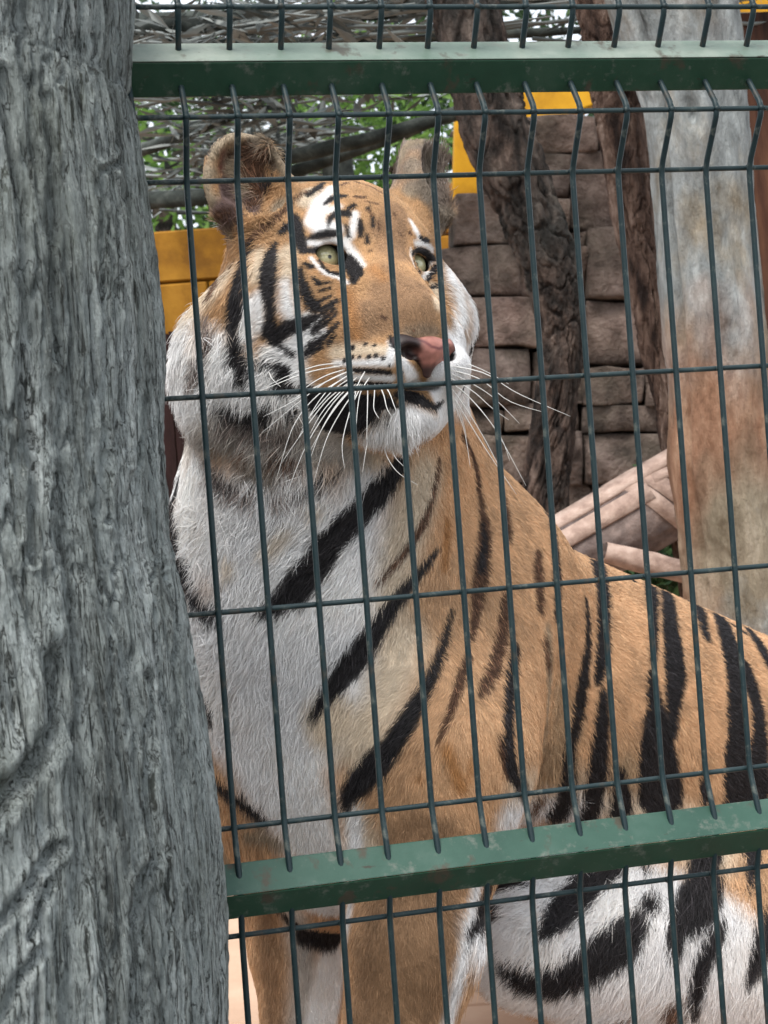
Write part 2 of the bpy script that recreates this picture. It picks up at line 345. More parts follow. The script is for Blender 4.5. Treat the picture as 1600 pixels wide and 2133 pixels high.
# right edge of the big grey trunk in the photograph -> centre line and radius
edge = [(-120, 262), (0, 268), (200, 262), (420, 297), (700, 335), (950, 342), (1200, 366), (1400, 408), (1600, 440), (1800, 462), (2000, 474), (2200, 474), (2600, 480)]
pth, rd = [], []
for y, x in edge:
    r = 0.238 + 0.000028 * max(0, y)
    d = 1.40
    xr = (x - 800) / FPX * math.sqrt(d * d)            # silhouette of a round trunk, near enough
    pth.append(P(0, 0, 1) * 0 + c2w([xr - r - 0.001, d, (1066.5 - y) / FPX * d])); rd.append(r)
pth = pth[::-1]; rd = rd[::-1]
GROOVES = [  # furrows of the near face: depth, half width, places in the photograph
    (.013, .007, [(128, 1440), (118, 1560), (90, 1610), (45, 1655), (0, 1700), (-80, 1760)]), (.008, .010, [(140, 1000), (148, 1160), (160, 1300), (172, 1600), (180, 1800), (160, 2000), (165, 2200)]),
    (.008, .004, [(125, 1790), (70, 1845), (20, 1905), (-60, 1990)]), (.007, .004, [(75, 1990), (20, 2085), (-30, 2180)]), (.006, .003, [(110, 1860), (60, 1960)]),
    (.008, .005, [(5, 200), (15, 298), (45, 472), (55, 646), (55, 795), (80, 994), (70, 1200)]), (.006, .004, [(95, 260), (99, 298), (112, 472), (107, 596), (118, 720)]), (.006, .003, [(124, -60), (119, 50), (131, 130), (128, 230)]),
    (.007, .004, [(204, 400), (209, 547), (214, 696), (219, 944), (226, 1100)]), (.005, .003, [(199, 404), (225, 398), (250, 380)]), (.005, .0035, [(233, 412), (248, 497), (252, 600)]), (.005, .003, [(258, 596), (263, 845), (270, 960)]), (.005, .003, [(298, 795), (290, 994), (300, 1150)]),
    (.008, .005, [(312, 1480), (322, 1638), (318, 1714), (332, 1815), (297, 1865), (281, 1950), (285, 2100)]), (.006, .004, [(387, 1880), (402, 2015), (408, 2150)]), (.005, .003, [(245, 1180), (250, 1330), (240, 1420)]), (.005, .003, [(365, 1300), (372, 1450), (390, 1600)]),
    (.004, .003, [(60, 0), (40, 90), (45, 190)]), (.004, .003, [(200, 0), (190, 120), (205, 260), (200, 380)]), (.005, .003, [(330, 1200), (335, 1380)]), (.004, .0025, [(410, 1600), (425, 1750), (430, 1850)])]
def knot(th, s, R):
    d = np.zeros(np.broadcast(th, s).shape)
    x = th * 0.27; y = s + 0 * th
    wob = 0.004 * vnoise(np.stack(np.broadcast_arrays(x * 60, y * 60, 0 * x * y), -1), 4)
    ys = np.array([q[0] for q in edge], float); xs = np.array([q[1] for q in edge], float)
    for dep, hw, path in GROOVES:
        pts = []
        for px, py in path:
            tg = np.linspace(0, 1.5, 300); rr = 0.27; ye = py
            for _ in range(3):
                rr = 0.238 + 0.000028 * max(0, ye); cx = (np.interp(ye, ys, xs) - 800) / FPX * 1.4 - rr
                dep_ = 1.4 - rr * np.cos(tg); k = np.argmin(np.abs(800 + FPX * (cx + rr * np.sin(tg)) / dep_ - px))
                zz = (1066.5 - py) / FPX * dep_[k]; ye = 1066.5 - zz / 1.4 * FPX
            pts.append((tg[k] * 0.27, zz - (1066.5 - 2600) / FPX * 1.4))
        best = np.full(d.shape, 9.0)
        for (x0, y0), (x1, y1) in zip(pts[:-1], pts[1:]):
            L2 = (x1 - x0) ** 2 + (y1 - y0) ** 2
            t = np.clip(((x - x0) * (x1 - x0) + (y - y0) * (y1 - y0)) / L2, 0, 1)
            best = np.minimum(best, np.hypot(x - x0 - t * (x1 - x0) + wob, y - y0 - t * (y1 - y0)))
        d = d - dep * np.exp(-(best / hw) ** 2) + dep * .35 * np.exp(-((best - 2.2 * hw) / (1.1 * hw)) ** 2)
    return d
V, F = trunk_mesh(pth, rd, 640, 1000, 0.014, 5, furrow=20, stretch=9, lumps=0.004, arc=1.4, bumps=knot, plates=34)
bigtrunk = mesh_obj('bare_tree', V, F, M_grey, None, True, base=(float(pth[0][0]), float(pth[0][1]), 0.0))
tag(bigtrunk, 'huge grey furrowed trunk filling the left edge in front of the green fence', 'tree')

def simple_trunk(name, px_edges, d, mat, label, cat, amp, seed, nu=200, nv=420, lumps=0.01, furrow=12, bumps=None, dd=0.0, plates=0):
    """px_edges: (y, left x, right x) rows from the photograph, top to bottom"""
    p, r = [], []
    n = len(px_edges)
    for i, (y, xl, xr) in enumerate(px_edges):
        di = d + dd * i / (n - 1)
        p.append(P((xl + xr) / 2, y, di)); r.append((xr - xl) / 2 / FPX * di)
    p = p[::-1]; r = r[::-1]
    V, F = trunk_mesh(p, r, nu, nv, amp, seed, furrow=furrow, stretch=2.5, lumps=lumps, bumps=bumps, plates=plates)
    o = mesh_obj(name, V, F, mat, None, True, base=tuple(np.array(p[0])))
    return tag(o, label, cat)
def pale_bumps(th, s, R):
    L = s.max()
    k = np.exp(-(((th + 0.25) / 0.28) ** 2 + ((s - (L - 0.50)) / 0.075) ** 2))
    hole = np.exp(-(((th + 0.28) / 0.13) ** 2 + ((s - (L - 0.49)) / 0.035) ** 2))
    k2 = np.exp(-(((th - 0.1) / 0.4) ** 2 + ((s - (L - 0.88)) / 0.1) ** 2))
    seam = -np.exp(-(((th + 0.9) / 0.07) ** 2)) * 0.012
    return 0.034 * k - 0.045 * hole + 0.015 * k2 + seam
simple_trunk('bare_tree', [(-250, 1180, 1500), (-20, 1262, 1535), (190, 1335, 1552), (380, 1352, 1568), (600, 1370, 1590), (760, 1384, 1604), (930, 1392, 1618), (1100, 1416, 1640), (1250, 1432, 1660), (1500, 1450, 1690), (1900, 1475, 1730)],
             3.0, M_pale, 'pale grey trunk with rusty orange patches and a knot at the right', 'tree', 0.008, 21, bumps=pale_bumps, lumps=0.008)
simple_trunk('bare_tree', [(-200, 860, 985), (0, 905, 1025), (190, 955, 1068), (330, 990, 1115), (480, 1045, 1190), (600, 1092, 1226), (750, 1112, 1224), (900, 1098, 1206), (1060, 1078, 1180), (1250, 1070, 1170), (1700, 1060, 1170)],
             3.6, M_brown, 'dark brown rough trunk rising behind the tiger nose and leaning right', 'tree', 0.022, 31, lumps=0.022, furrow=16, plates=15)
simple_trunk('bare_tree', [(-200, 1150, 1270), (0, 1192, 1305), (190, 1228, 1340), (380, 1262, 1352), (520, 1292, 1368), (680, 1325, 1395), (850, 1360, 1430), (1100, 1400, 1480), (1500, 1450, 1540)],
             3.35, M_brown2, 'slim reddish brown trunk close along the left side of the pale one', 'tree', 0.014, 41, lumps=0.010, furrow=18, plates=20)

# ------------------------------------------------------------------ rock wall of separate stones
rock = empty('rock_wall', P(1250, 1300, 4.4) * np.array([1, 1, 0]), 'brown wall of large rough stone blocks behind the trunks', 'rock wall')
def stone_mesh(hx, hy, hz, seed):
    g = np.array([-1, -.9, -.3, .3, .9, 1]); n = len(g); V = []; F = []
    key = {}
    def vid(p):
        k = tuple(np.round(p, 4))
        if k not in key: key[k] = len(V); V.append(np.array(p, float))
        return key[k]
    for ax in range(3):
        if ax == 1: sides = (-1,)
        else: sides = (-1, 1)
        for sgn in sides:
            for i in range(n - 1):
                for j in range(n - 1):
                    q = []
                    for (a, b) in ((i, j), (i + 1, j), (i + 1, j + 1), (i, j + 1)):
                        p = [0, 0, 0]; o = [k for k in range(3) if k != ax]
                        p[ax] = sgn; p[o[0]] = g[a]; p[o[1]] = g[b]; q.append(vid(p))
                    if (sgn > 0) == (ax == 1): q = q[::-1]
                    F.append(q)
    V = np.array(V)
    rnd = np.maximum(np.abs(V[:, 0]), 0.0) ** 6 * np.abs(V[:, 2]) ** 6
    edge_ = np.maximum(np.abs(V[:, 0]), np.abs(V[:, 2])) ** 10
    W = V * np.array([hx, hy, hz])
    W[:, 1] += np.where(V[:, 1] < 0, 0.006 * edge_ + 0.010 * rnd, 0)
    W[:, 0] *= 1 - 0.02 * rnd; W[:, 2] *= 1 - 0.03 * rnd
    nz = np.stack([fbm(W * 9 + seed * 3.1 + k * 7, 3, k) for k in range(3)], -1)
    nz2 = fbm(W * 4 + seed * 1.7, 2, 5)[:, None]
    W += nz * np.array([0.009, 0.030, 0.011]) + nz2 * np.array([0, .045, 0])
    return W, F
RD = 4.4
stone_rows = [  # y of the joint lines in the photograph, with the x of upright joints
    (1420, 1290, [880, 1010, 1190, 1340, 1480, 1640, 1800]),
    (1290, 1150, [880, 960, 1090, 1250, 1400, 1560, 1700, 1800]),
    (1150, 1010, [880, 1030, 1230, 1370, 1510, 1660, 1800]),
    (1010, 905, [880, 985, 1110, 1205, 1440, 1580, 1720, 1800]),
    (905, 850, [900, 1040, 1200, 1440]), (905, 768, [1440, 1570, 1700, 1800]),
    (850, 735, [900, 1100, 1205]), (850, 768, [1205, 1330, 1440]),
    (735, 628, [905, 970, 1120, 1215]), (768, 632, [1215, 1375, 1520, 1660, 1800]),
    (628, 525, [905, 1075, 1215]), (632, 490, [1215, 1300, 1470, 1600, 1800]),
    (525, 425, [940, 1060, 1180]), (525, 490, [1180, 1215]), (490, 330, [1180, 1330, 1500, 1680, 1800]),
    (425, 330, [1005, 1090, 1180]), (330, 255, [1085, 1240, 1420, 1600, 1800])]
si = 0
for yb, yt, xs in stone_rows:
    for xa, xb in zip(xs[:-1], xs[1:]):
        si += 1
        c = P((xa + xb) / 2, (yt + yb) / 2, RD + random.uniform(-0.03, 0.03) + 0.00012 * abs((yt + yb) / 2 - 1000))
        hx = (xb - xa) / 2 / FPX * RD - 0.0012; hz = (yb - yt) / 2 / FPX * RD - 0.0012
        W, Fs = stone_mesh(hx, 0.11, hz, si)
        W = W @ Rm.T + c
        mesh_obj('stone', W, Fs, M_rock, rock, True)
back = MB()
for yb, yt, xs in stone_rows:
    c = P((xs[0] + xs[-1]) / 2, (yt + yb) / 2, RD + 0.16)
    back.add(*box_axes(c, Rm[:, 0] * ((xs[-1] - xs[0]) / 2 / FPX * RD - 0.012), np.array([0, 0.05, 0]), Rm[:, 2] * ((yb - yt) / 2 / FPX * RD)))
back.build('mortar', M_mortar, rock, False)

# ------------------------------------------------------------------ painted walls and posts behind
def bricks_wall(name, x0, x1, z0, z1, y, bw, bh, mat, label, cat, thick=0.12):
    e = empty(name, ((x0 + x1) / 2, y, 0), label, cat)
    core = MB(); core.add(*box_axes(((x0 + x1) / 2, y + thick / 2 + 0.012, (z0 + z1) / 2), ((x1 - x0) / 2, 0, 0), (0, thick / 2, 0), (0, 0, (z1 - z0) / 2)))
    core.build('joint', M_orange, e, False)
    nr = int(round((z1 - z0) / bh)); bh = (z1 - z0) / nr
    for r in range(nr):
        x = x0 - (bw / 2 if r % 2 else 0)
        while x < x1 - 1e-6:
            a, b = max(x, x0), min(x + bw, x1); x += bw
            if b - a < 0.02: continue
            bm = bmesh.new(); bmesh.ops.create_cube(bm, size=1.0)
            for v in bm.verts:
                v.co = Vector(((a + 0.004 if v.co.x < 0 else b - 0.004) - (x0 + x1) / 2, v.co.y * 0.03 + random.uniform(-.0015, .0015), z0 + r * bh + (0.004 if v.co.z < 0 else bh - 0.004)))
            bmesh.ops.bevel(bm, geom=list(bm.edges), offset=0.006, segments=1, affect='EDGES')
            me = bpy.data.meshes.new('block'); bm.to_mesh(me); bm.free(); me.materials.append(mat)
            link(bpy.data.objects.new('block', me), e)
    return e
# left wall: top edge at y=480, courses about 105 px
D = 5.6
zt = P(350, 480, D)[2]
bricks_wall('block_wall', P(150, 0, D)[0], P(860, 0, D)[0] + 0.1, 0.0, zt, D, 0.42, 0.185, M_orange, 'orange painted block wall seen between grey trunk and tiger cheek', 'wall')
D = 5.2
zt = P(930, 380, D)[2]
bricks_wall('block_wall', P(840, 0, D)[0] + 0.02, P(960, 0, D)[0] + 0.12, 0.0, zt, D, 0.42, 0.185, M_orange, 'short orange painted block wall beside the yellow post', 'wall')
def board(name, corners, d, thick, mat, label, cat):
    """flat board: four photo corners at depth d, real thickness"""
    f = [P(x, y, d) for x, y in corners]; bq = [q + np.array([0, thick, 0]) for q in f]
    n = len(f); V = f + bq
    Fq = [tuple(range(n)), tuple(range(2 * n - 1, n - 1, -1))] + [(i, i + n, (i + 1) % n + n, (i + 1) % n) for i in range(n)]
    base = np.mean(np.array(V), axis=0); base[2] = np.array(V)[:, 2].min()
    o = mesh_obj(name, V, Fq, mat, None, False, base=base)
    bv = o.modifiers.new('bevel', 'BEVEL'); bv.width = 0.006; bv.segments = 2
    return tag(o, label, cat)
board('yellow_post', [(940, 520), (950, 150), (1002, 150), (992, 520)], 5.0, 0.10, M_yellow, 'bright yellow upright post right of the far tiger ear', 'post')
board('yellow_beam', [(1050, 262), (1100, 272), (1245, 215), (1250, 150), (1050, 150)], 4.9, 0.10, M_yellow, 'yellow painted board with slanting lower edge between two brown trunks', 'board')
board('yellow_beam', [(1535, 85), (1640, 70), (1650, -60), (1535, -60)], 4.2, 0.10, M_yellow, 'yellow board in the top right corner beside pale trunk', 'board')
den = empty('den', P(330, 1300, 5.0) * np.array([1, 1, 0]), 'dark maroon boarded den behind the tiger at left', 'animal den')
z1 = P(350, 690, 5.0)[2]
for i in range(6):
    x = P(190, 800, 5.0)[0] + 0.105 * i
    b_ = MB(); b_.add(*box_axes((x, 5.0 + random.uniform(0, .012), z1 / 2), (0.050, 0, 0), (0, 0.02, 0), (0, 0, z1 / 2 + random.uniform(-.03, 0)))); b_.build('plank', M_maroon, den, False)
red = empty('board_screen', P(1640, 1300, 3.9) * np.array([1, 1, 0]), 'dark reddish brown plank screen at the right edge behind pale trunk', 'screen')
for i in range(5):
    p0 = P(1545 + 62 * i, 1400, 3.9); p1 = P(1545 + 62 * i, 150, 3.9)
    b_ = MB(); b_.add(*box_axes(((p0[0]), 3.9 + 0.006 * (i % 2), 1.02), (0.034, 0, 0), (0, 0.02, 0), (0, 0, 1.02))); b_.build('plank', M_red, red, False)

# ------------------------------------------------------------------ strapped log and low log
lg = empty('leaning_log', P(1300, 1100, 3.25), 'pale bare log leaning against the pale trunk, tied with crossed wooden strips', 'log')
A, B = P(1130, 1190, 3.3), P(1480, 985, 3.3)
V, F = trunk_mesh([A - (B - A) * .3, A, A + (B - A) * .5, B], [0.088, 0.088, 0.086, 0.084], 90, 140, 0.006, 61, furrow=18, stretch=6, lumps=0.005)
mesh_obj('log', V, F, M_log, lg)
ld = (B - A) / np.linalg.norm(B - A); toc = np.array([0, -1.0, 0]); sid = np.cross(ld, toc); sid /= np.linalg.norm(sid)
if sid[2] < 0: sid = -sid
def strip(t0, t1, a0, a1, wid, r=0.090, n=10):
    V = []; 
    for i in range(n + 1):
        f = i / n; t = t0 + (t1 - t0) * f; a = a0 + (a1 - a0) * f
        c = A + (B - A) * t; nv = toc * math.cos(a) + sid * math.sin(a)
        dirv = (ld * (t1 - t0) * np.linalg.norm(B - A) + (-toc * math.sin(a) + sid * math.cos(a)) * (a1 - a0) * r); dirv /= np.linalg.norm(dirv)
        wv = np.cross(nv, dirv)
        for rr in (r - 0.006, r + 0.004):
            V += [c + nv * rr - wv * wid, c + nv * rr + wv * wid]
    Fq = []
    for i in range(n):
        o = 4 * i; p = o + 4
        Fq += [(o + 2, o + 3, p + 3, p + 2), (o, p, p + 1, o + 1), (o, o + 2, p + 2, p), (o + 1, p + 1, p + 3, o + 3)]
    Fq += [(0, 1, 3, 2), (4 * n, 4 * n + 2, 4 * n + 3, 4 * n + 1)]
    return V, Fq
for (t0, t1, a0, a1, wd) in ((-0.15, 0.95, 1.05, 1.05, 0.024), (-0.1, 0.66, 0.48, 0.44, 0.020), (0.52, 0.74, 1.7, -0.9, 0.017), (0.61, 0.84, 1.7, -0.9, 0.017), (0.70, 1.0, 0.66, 0.5, 0.012)):
    V, F = strip(t0, t1, a0, a1, wd); mesh_obj('strip', V, F, M_strip, lg, True)
A2, B2 = P(1260, 1150, 3.2), P(1480, 1205, 3.2)
V, F = trunk_mesh([A2, (A2 + B2) / 2, B2], [0.022, 0.024, 0.024], 40, 50, 0.004, 71, furrow=20, stretch=4)
tag(mesh_obj('low_log', V, F, M_strip, None, True, base=A2), 'thin pinkish log lying low beneath the strapped one', 'log')

# ------------------------------------------------------------------ foliage
def leaf_cloud(centers, size, rng, aspect=0.45, droop=0.3):
    n = len(centers); d = rng.normal(size=(n, 3)); d[:, 2] -= droop; d /= np.linalg.norm(d, axis=1)[:, None]
    o = rng.normal(size=(n, 3)); s = np.cross(d, o); s /= np.linalg.norm(s, axis=1)[:, None]
    L = size * rng.uniform(0.6, 1.4, (n, 1)); Wd = L * aspect
    nn = np.cross(d, s)
    V = np.stack([centers, centers + d * L * 0.5 + s * Wd * 0.5 + nn * L * .06, centers + d * L, centers + d * L * 0.5 - s * Wd * 0.5 + nn * L * .06], 1).reshape(-1, 3)
    F = np.arange(4 * n).reshape(-1, 4); return V, F
def clumpy(n, c, rad, rng, clumps=40, spread=0.22):
    cc = rng.normal(size=(clumps, 3)); cc /= np.linalg.norm(cc, axis=1)[:, None]; cc *= rng.uniform(0.25, 1.0, (clumps, 1)) ** 0.5
    k = rng.integers(0, clumps, n); p = cc[k] + rng.normal(size=(n, 3)) * spread * rng.uniform(0.5, 1.3, (clumps, 1))[k]
    return np.asarray(c) + p * np.asarray(rad)
def tree(px, py, d, rad, n, size, mat, label, seed, clumps=45):
    rng = np.random.default_rng(seed); c = P(px, py, d)
    e = empty('tree', (c[0], c[1], -0.03), label, 'tree', 'trees beyond the enclosure')
    tp = [np.array([c[0], c[1], -0.03]), np.array([c[0] + 0.1, c[1], c[2] * 0.5]), np.array([c[0], c[1], c[2] + rad[2] * 0.5])]
    V, F = trunk_mesh(tp, [0.16, 0.12, 0.05], 24, 40, 0.015, seed, furrow=8); mesh_obj('trunk', V, F, M_brown, e)
    lb = MB()
    for k in range(9):
        a = tp[1] + (tp[2] - tp[1]) * rng.uniform(0, 1); q = clumpy(1, c, np.array(rad) * .8, rng)[0]
        lb.add(*tube([a, (a + q) / 2 + np.array([0, 0, .1]), q], [0.04, 0.025, 0.008], 6))
    lb.build('limb', M_brown, e)
    V, F = leaf_cloud(clumpy(n, c, rad, rng, clumps), size, rng)
    o = mesh_obj('crown', V, F, mat, e, False); o['kind'] = 'stuff'
tree(340, 520, 9.5, (1.2, 0.9, 0.95), 4200, 0.085, M_leaf, 'light green leafy tree behind the orange wall at left', 3)
tree(850, 400, 9.0, (0.9, 0.8, 0.8), 4200, 0.07, M_leaf, 'sunlit green tree seen between the two tiger ears', 4, 60)
tree(620, 260, 12.0, (1.6, 1.0, 1.3), 6000, 0.10, M_leaf2, 'dark leafy tree far behind the brush roof', 5)
tree(1500, -150, 10.0, (2.2, 1.0, 1.3), 7000, 0.10, M_leaf2, 'dense dark tree above the rock wall at right', 6)
rng = np.random.default_rng(8)
V, F = leaf_cloud(clumpy(1500, P(1390, 1150, 3.75), (0.13, 0.12, 0.12), rng, 30, 0.35), 0.04, rng)
tag(mesh_obj('bush', V, F, M_leaf2, None, False, base=tuple(P(1390, 1150, 3.75) * np.array([1, 1, 0]))), 'small dark green bush under the strapped log', 'bush')

# ------------------------------------------------------------------ brush roof on beams
roof = empty('brush_roof', (-0.2, 5.0, 0), 'sagging roof of grey dry brush and netting on dark poles above the tiger', 'roof')
rng = np.random.default_rng(9)
N = 7600
x = rng.uniform(-1.55, 1.1, N); y = rng.uniform(3.7, 6.3, N)
z = 2.12 + 0.05 * np.sin(x * 3) + 0.04 * np.sin(y * 5 + x) + rng.normal(0, 0.035, N)
holes = fbm(np.stack([x * 2.2, y * 2.2, x * 0], -1), 3, 77)
keep = holes < 0.40
keep &= (x / y * FPX + 800 < 930 + 60 * rng.normal(size=N)) | (y < 4.2)
keep &= ~((x > 0.0) & (y > 5.0) & (x < .45)) | (rng.uniform(0, 1, N) < .08)
pxr = x / y * FPX + 800; pyr = 1066 - (z - .85) / y * FPX
keep &= ~((pxr < 430 + 25 * np.sin(pyr * .07)) & (pyr > 195) & (pyr < 345)) | (rng.uniform(0, 1, N) < .012)
keep &= ~((pxr > 735) & (pyr > 215)) | (rng.uniform(0, 1, N) < .006)
keep &= pyr < 400
c = np.stack([x, y, z], -1)[keep]
V, F = leaf_cloud(c, 0.16, rng, 0.16, 0.0)
# lie the sprigs flat
Vc = V.reshape(-1, 4, 3); Vc[:, 1:, 2] = Vc[:, :1, 2] + (Vc[:, 1:, 2] - Vc[:, :1, 2]) * 0.35; V = Vc.reshape(-1, 3)
o = mesh_obj('brush', V, F, M_thatch, roof, False); o['kind'] = 'stuff'
tw = MB()
for k in range(170):
    a = np.array([rng.uniform(-1.5, 1.0), rng.uniform(3.7, 6.2), 2.07 + rng.normal(0, .03)]); q = rng.uniform(-0.7, 0.7); L = rng.uniform(.2, .7)
    b = a + np.array([math.cos(q), math.sin(q) * .7, rng.normal(0, .08)]) * L
    am = (a + b) / 2; ax_ = am[0] / am[1] * FPX + 800; ay_ = 1066 - (am[2] - .85) / am[1] * FPX
    if (ax_ > 900 and am[1] > 4.2) or (ax_ > 720 and ay_ > 210) or (ax_ < 430 and ay_ > 195): continue
    tw.add(*tube([a, (a + b) / 2 + rng.normal(0, .012, 3), b], [0.006, 0.005, 0.002], 4, False))
o = tw.build('twig', M_thatch, roof); o['kind'] = 'stuff'
def beam(x0, y0, x1, y1, d0, d1, r, seed):
    a, b = P(x0, y0, d0), P(x1, y1, d1)
    V, F = trunk_mesh([a, (a + b) / 2 + np.array([0, 0, -.01]), b], [r, r * .95, r * .9], 20, 40, 0.006, seed, furrow=15, stretch=5); mesh_obj('pole', V, F, M_beam, roof)
beam(520, 345, 990, 225, 4.6, 4.6, 0.022, 81); beam(560, 375, 1000, 212, 4.8, 4.8, 0.018, 82)
beam(250, 420, 560, 392, 5.2, 5.0, 0.03, 83); beam(200, 60, 1250, -25, 4.1, 4.3, 0.03, 84); beam(700, 300, 735, 700, 5.3, 5.3, 0.055, 85)
beam(230, 330, 480, 240, 5.0, 4.6, 0.02, 86); beam(280, 90, 1240, 62, 4.15, 4.25, 0.012, 87)
for (px_, d_) in ((180, 5.3), (735, 6.0)):
    b_ = P(px_, 400, d_)
    V, F = trunk_mesh([np.array([b_[0], b_[1], 0]), np.array([b_[0], b_[1], 1.1]), np.array([b_[0], b_[1], 2.15])], [0.06, 0.055, 0.05], 20, 40, 0.006, 90, furrow=12); mesh_obj('post', V, F, M_beam, roof)

# ------------------------------------------------------------------ mesh fence
FA = math.radians(12.5); D0 = 1.54
fs = np.array([math.cos(FA), math.sin(FA), 0]); fn = np.array([math.sin(FA), -math.cos(FA), 0]); fc = np.array([0, D0, 0.85])
def FP(s, t, n): return fc + fs * s + np.array([0, 0, 1.0]) * t + fn * n
# point of the plane seen at the photo centre; world height offset from the roll is inside P(), so solve it there
fence = empty('mesh_fence', FP(0, -0.85, 0), 'green welded wire mesh fence with two green rails in front of tiger', 'fence')
S0, S1 = -0.36, 0.62
prof = [(-0.86, 0), (-0.62, 0), (-0.405, 0), (-0.352, 0.018), (-0.299, 0), (-0.087, 0), (0.126, 0), (0.338, 0), (0.391, 0.04), (0.444, 0), (0.497, 0.04), (0.550, 0), (0.762, 0), (0.97, 0)]
def rounded(pts, r=0.010):
    out = [pts[0]]
    for a, b, c in zip(pts[:-2], pts[1:-1], pts[2:]):
        a, b, c = map(np.asarray, (a, b, c)); u = a - b; v = c - b
        if abs(np.cross(u, v)) < 1e-6: out.append(tuple(b)); continue
        p, q = b + u / np.linalg.norm(u) * r, b + v / np.linalg.norm(v) * r
        out += [tuple(p), tuple(0.25 * p + 0.5 * b + 0.25 * q), tuple(q)]
    out.append(pts[-1]); return out
pr = rounded(prof)
vw = MB(); 
ROLLT = 0.0
base_f = np.array(fence.location)
v0, f0 = tube([FP(0, t, n - 0.003) for t, n in pr], 0.0031, 8)
me0 = mesh_obj('vertical_wire', v0, f0, M_wire, fence, True)
for k, i in enumerate(range(-7, 13)):
    o = me0 if k == 0 else me0.copy()
    if k: link(o, fence)
    j = random.uniform(-0.001, 0.001)
    o.location = Vector(fs * (0.0268 + 0.0498 * i + j))
first = None
for t, n in prof[1:]:
    if first is None:
        v1, f1 = tube([FP(s, 0, 0) for s in np.linspace(S0, S1, 6)], 0.0027, 8)
        first = mesh_obj('horizontal_wire', v1, f1, M_wire, fence, True); o = first
    else:
        o = first.copy(); link(o, fence)
    o.location = Vector(np.array([0, 0, t]) + fn * (n - 0.003 - 0.0052))
weld = MB(); bmw = bmesh.new(); bmesh.ops.create_icosphere(bmw, subdivisions=1, radius=1.0)
wv = [np.array(v.co) for v in bmw.verts]; wf = [tuple(v.index for v in f.verts) for f in bmw.faces]; bmw.free()
for i in range(-7, 13):
    for t, n in prof[2:-1]:
        c = FP(0.0268 + 0.0498 * i, t, n - 0.0055)
        weld.add([c + fs * v[0] * .0042 + np.array([0, 0, v[2] * .0040]) + fn * v[1] * .0036 for v in wv], wf)
wo_ = weld.build('weld', M_wire, fence, True); wo_['kind'] = 'stuff'
def rail(tA, mat_top):
    # angle section, its ridge towards the visitors; upper flanges coloured paler as if lit from above, the top rail's dusty too
    def flange(name, prof2, mat, parent):
        ss = np.linspace(S0, S1, 12); V = []; F = []; m = len(prof2)
        for s in ss:
            for n, t in prof2: V.append(FP(s, tA + t, n + 0.002))
        for i in range(len(ss) - 1):
            for k in range(m): F.append((i * m + k, i * m + (k + 1) % m, (i + 1) * m + (k + 1) % m, (i + 1) * m + k))
        F += [tuple(range(m)), tuple((len(ss) - 1) * m + k for k in range(m - 1, -1, -1))]
        o = mesh_obj(name, V, F, mat, parent, False, base=np.array(fence.location))
        bv = o.modifiers.new('bevel', 'BEVEL'); bv.width = 0.0016; bv.segments = 2; bv.limit_method = 'ANGLE'
        return o
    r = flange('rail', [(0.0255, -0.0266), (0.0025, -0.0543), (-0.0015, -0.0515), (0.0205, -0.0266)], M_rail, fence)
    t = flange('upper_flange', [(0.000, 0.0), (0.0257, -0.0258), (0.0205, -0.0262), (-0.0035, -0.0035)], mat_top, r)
    return r
rail(0.472, M_rail_top)['label'] = 'upper rail with a dusty top face, painted paler as if lit'
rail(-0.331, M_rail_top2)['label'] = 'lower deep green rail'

# ------------------------------------------------------------------ tiger
# The body is one smooth-blended volume turned into one mesh; everything below is in metres,
# in a frame of right / depth / up that is turned upright at the end.
HE = pc(781, 545, 1.92)                          # midpoint between the eyes
HT = math.radians(30)
HR = np.array([math.cos(HT), math.sin(HT), 0]); HF = np.array([math.sin(HT), -math.cos(HT), 0]); HU = np.array([0, 0, 1.0])
def H(r, f, u): return HE + HR * r + HF * f + HU * u
prims = []
def ell(c, ax, rad, k, op=1, tilt=None):
    prims.append(('e', np.asarray(c, float), np.array(ax, float), np.array(rad, float), k, op))
def cone(a, b, ra, rb, k, op=1): prims.append(('c', np.asarray(a, float), np.asarray(b, float), (ra, rb), k, op))
AXH = (HR, HF, HU); AX0 = np.eye(3)
def rotax(ax, yaw=0, pitch=0, roll=0):
    """turn the head axes: yaw about up, pitch about right, roll about forward (degrees)"""
    R, F_, U = [np.array(v) for v in ax]
    def rot(u, v, a): c, s = math.cos(math.radians(a)), math.sin(math.radians(a)); return u * c + v * s, v * c - u * s
    R, F_ = rot(R, F_, yaw); F_, U = rot(F_, U, pitch); R, U = rot(R, U, roll)
    return (R, F_, U)
# --- trunk of the body
ell(pc(640, 1330, 2.13), AX0, (.178, .17, .27), .10)                       # chest
ell(pc(690, 1640, 2.16), AX0, (.15, .15, .20), .10)                        # brisket
cone(H(0, -.13, -.05), pc(650, 1200, 2.13), .14, .185, .10)                # neck, throat side
cone(pc(745, 690, 2.10), pc(870, 1250, 2.30), .095, .19, .09)              # nape
cone(pc(850, 1330, 2.30), pc(1450, 1630, 2.75), .22, .29, .10)             # barrel
cone(pc(985, 1215, 2.25), pc(890, 1560, 2.06), .125, .135, .09)            # near shoulder blade
cone(pc(560, 1300, 2.2), pc(540, 1600, 2.2), .10, .10, .08)                # far shoulder
ell(pc(1520, 1800, 2.85), AX0, (.30, .30, .30), .12)                       # rump
ell(pc(1230, 1760, 2.48), AX0, (.2, .17, .13), .08)                        # belly
cone(H(-.065, -.08, -.15), pc(600, 1150, 2.10), .088, .105, .09)                # throat under the near cheek
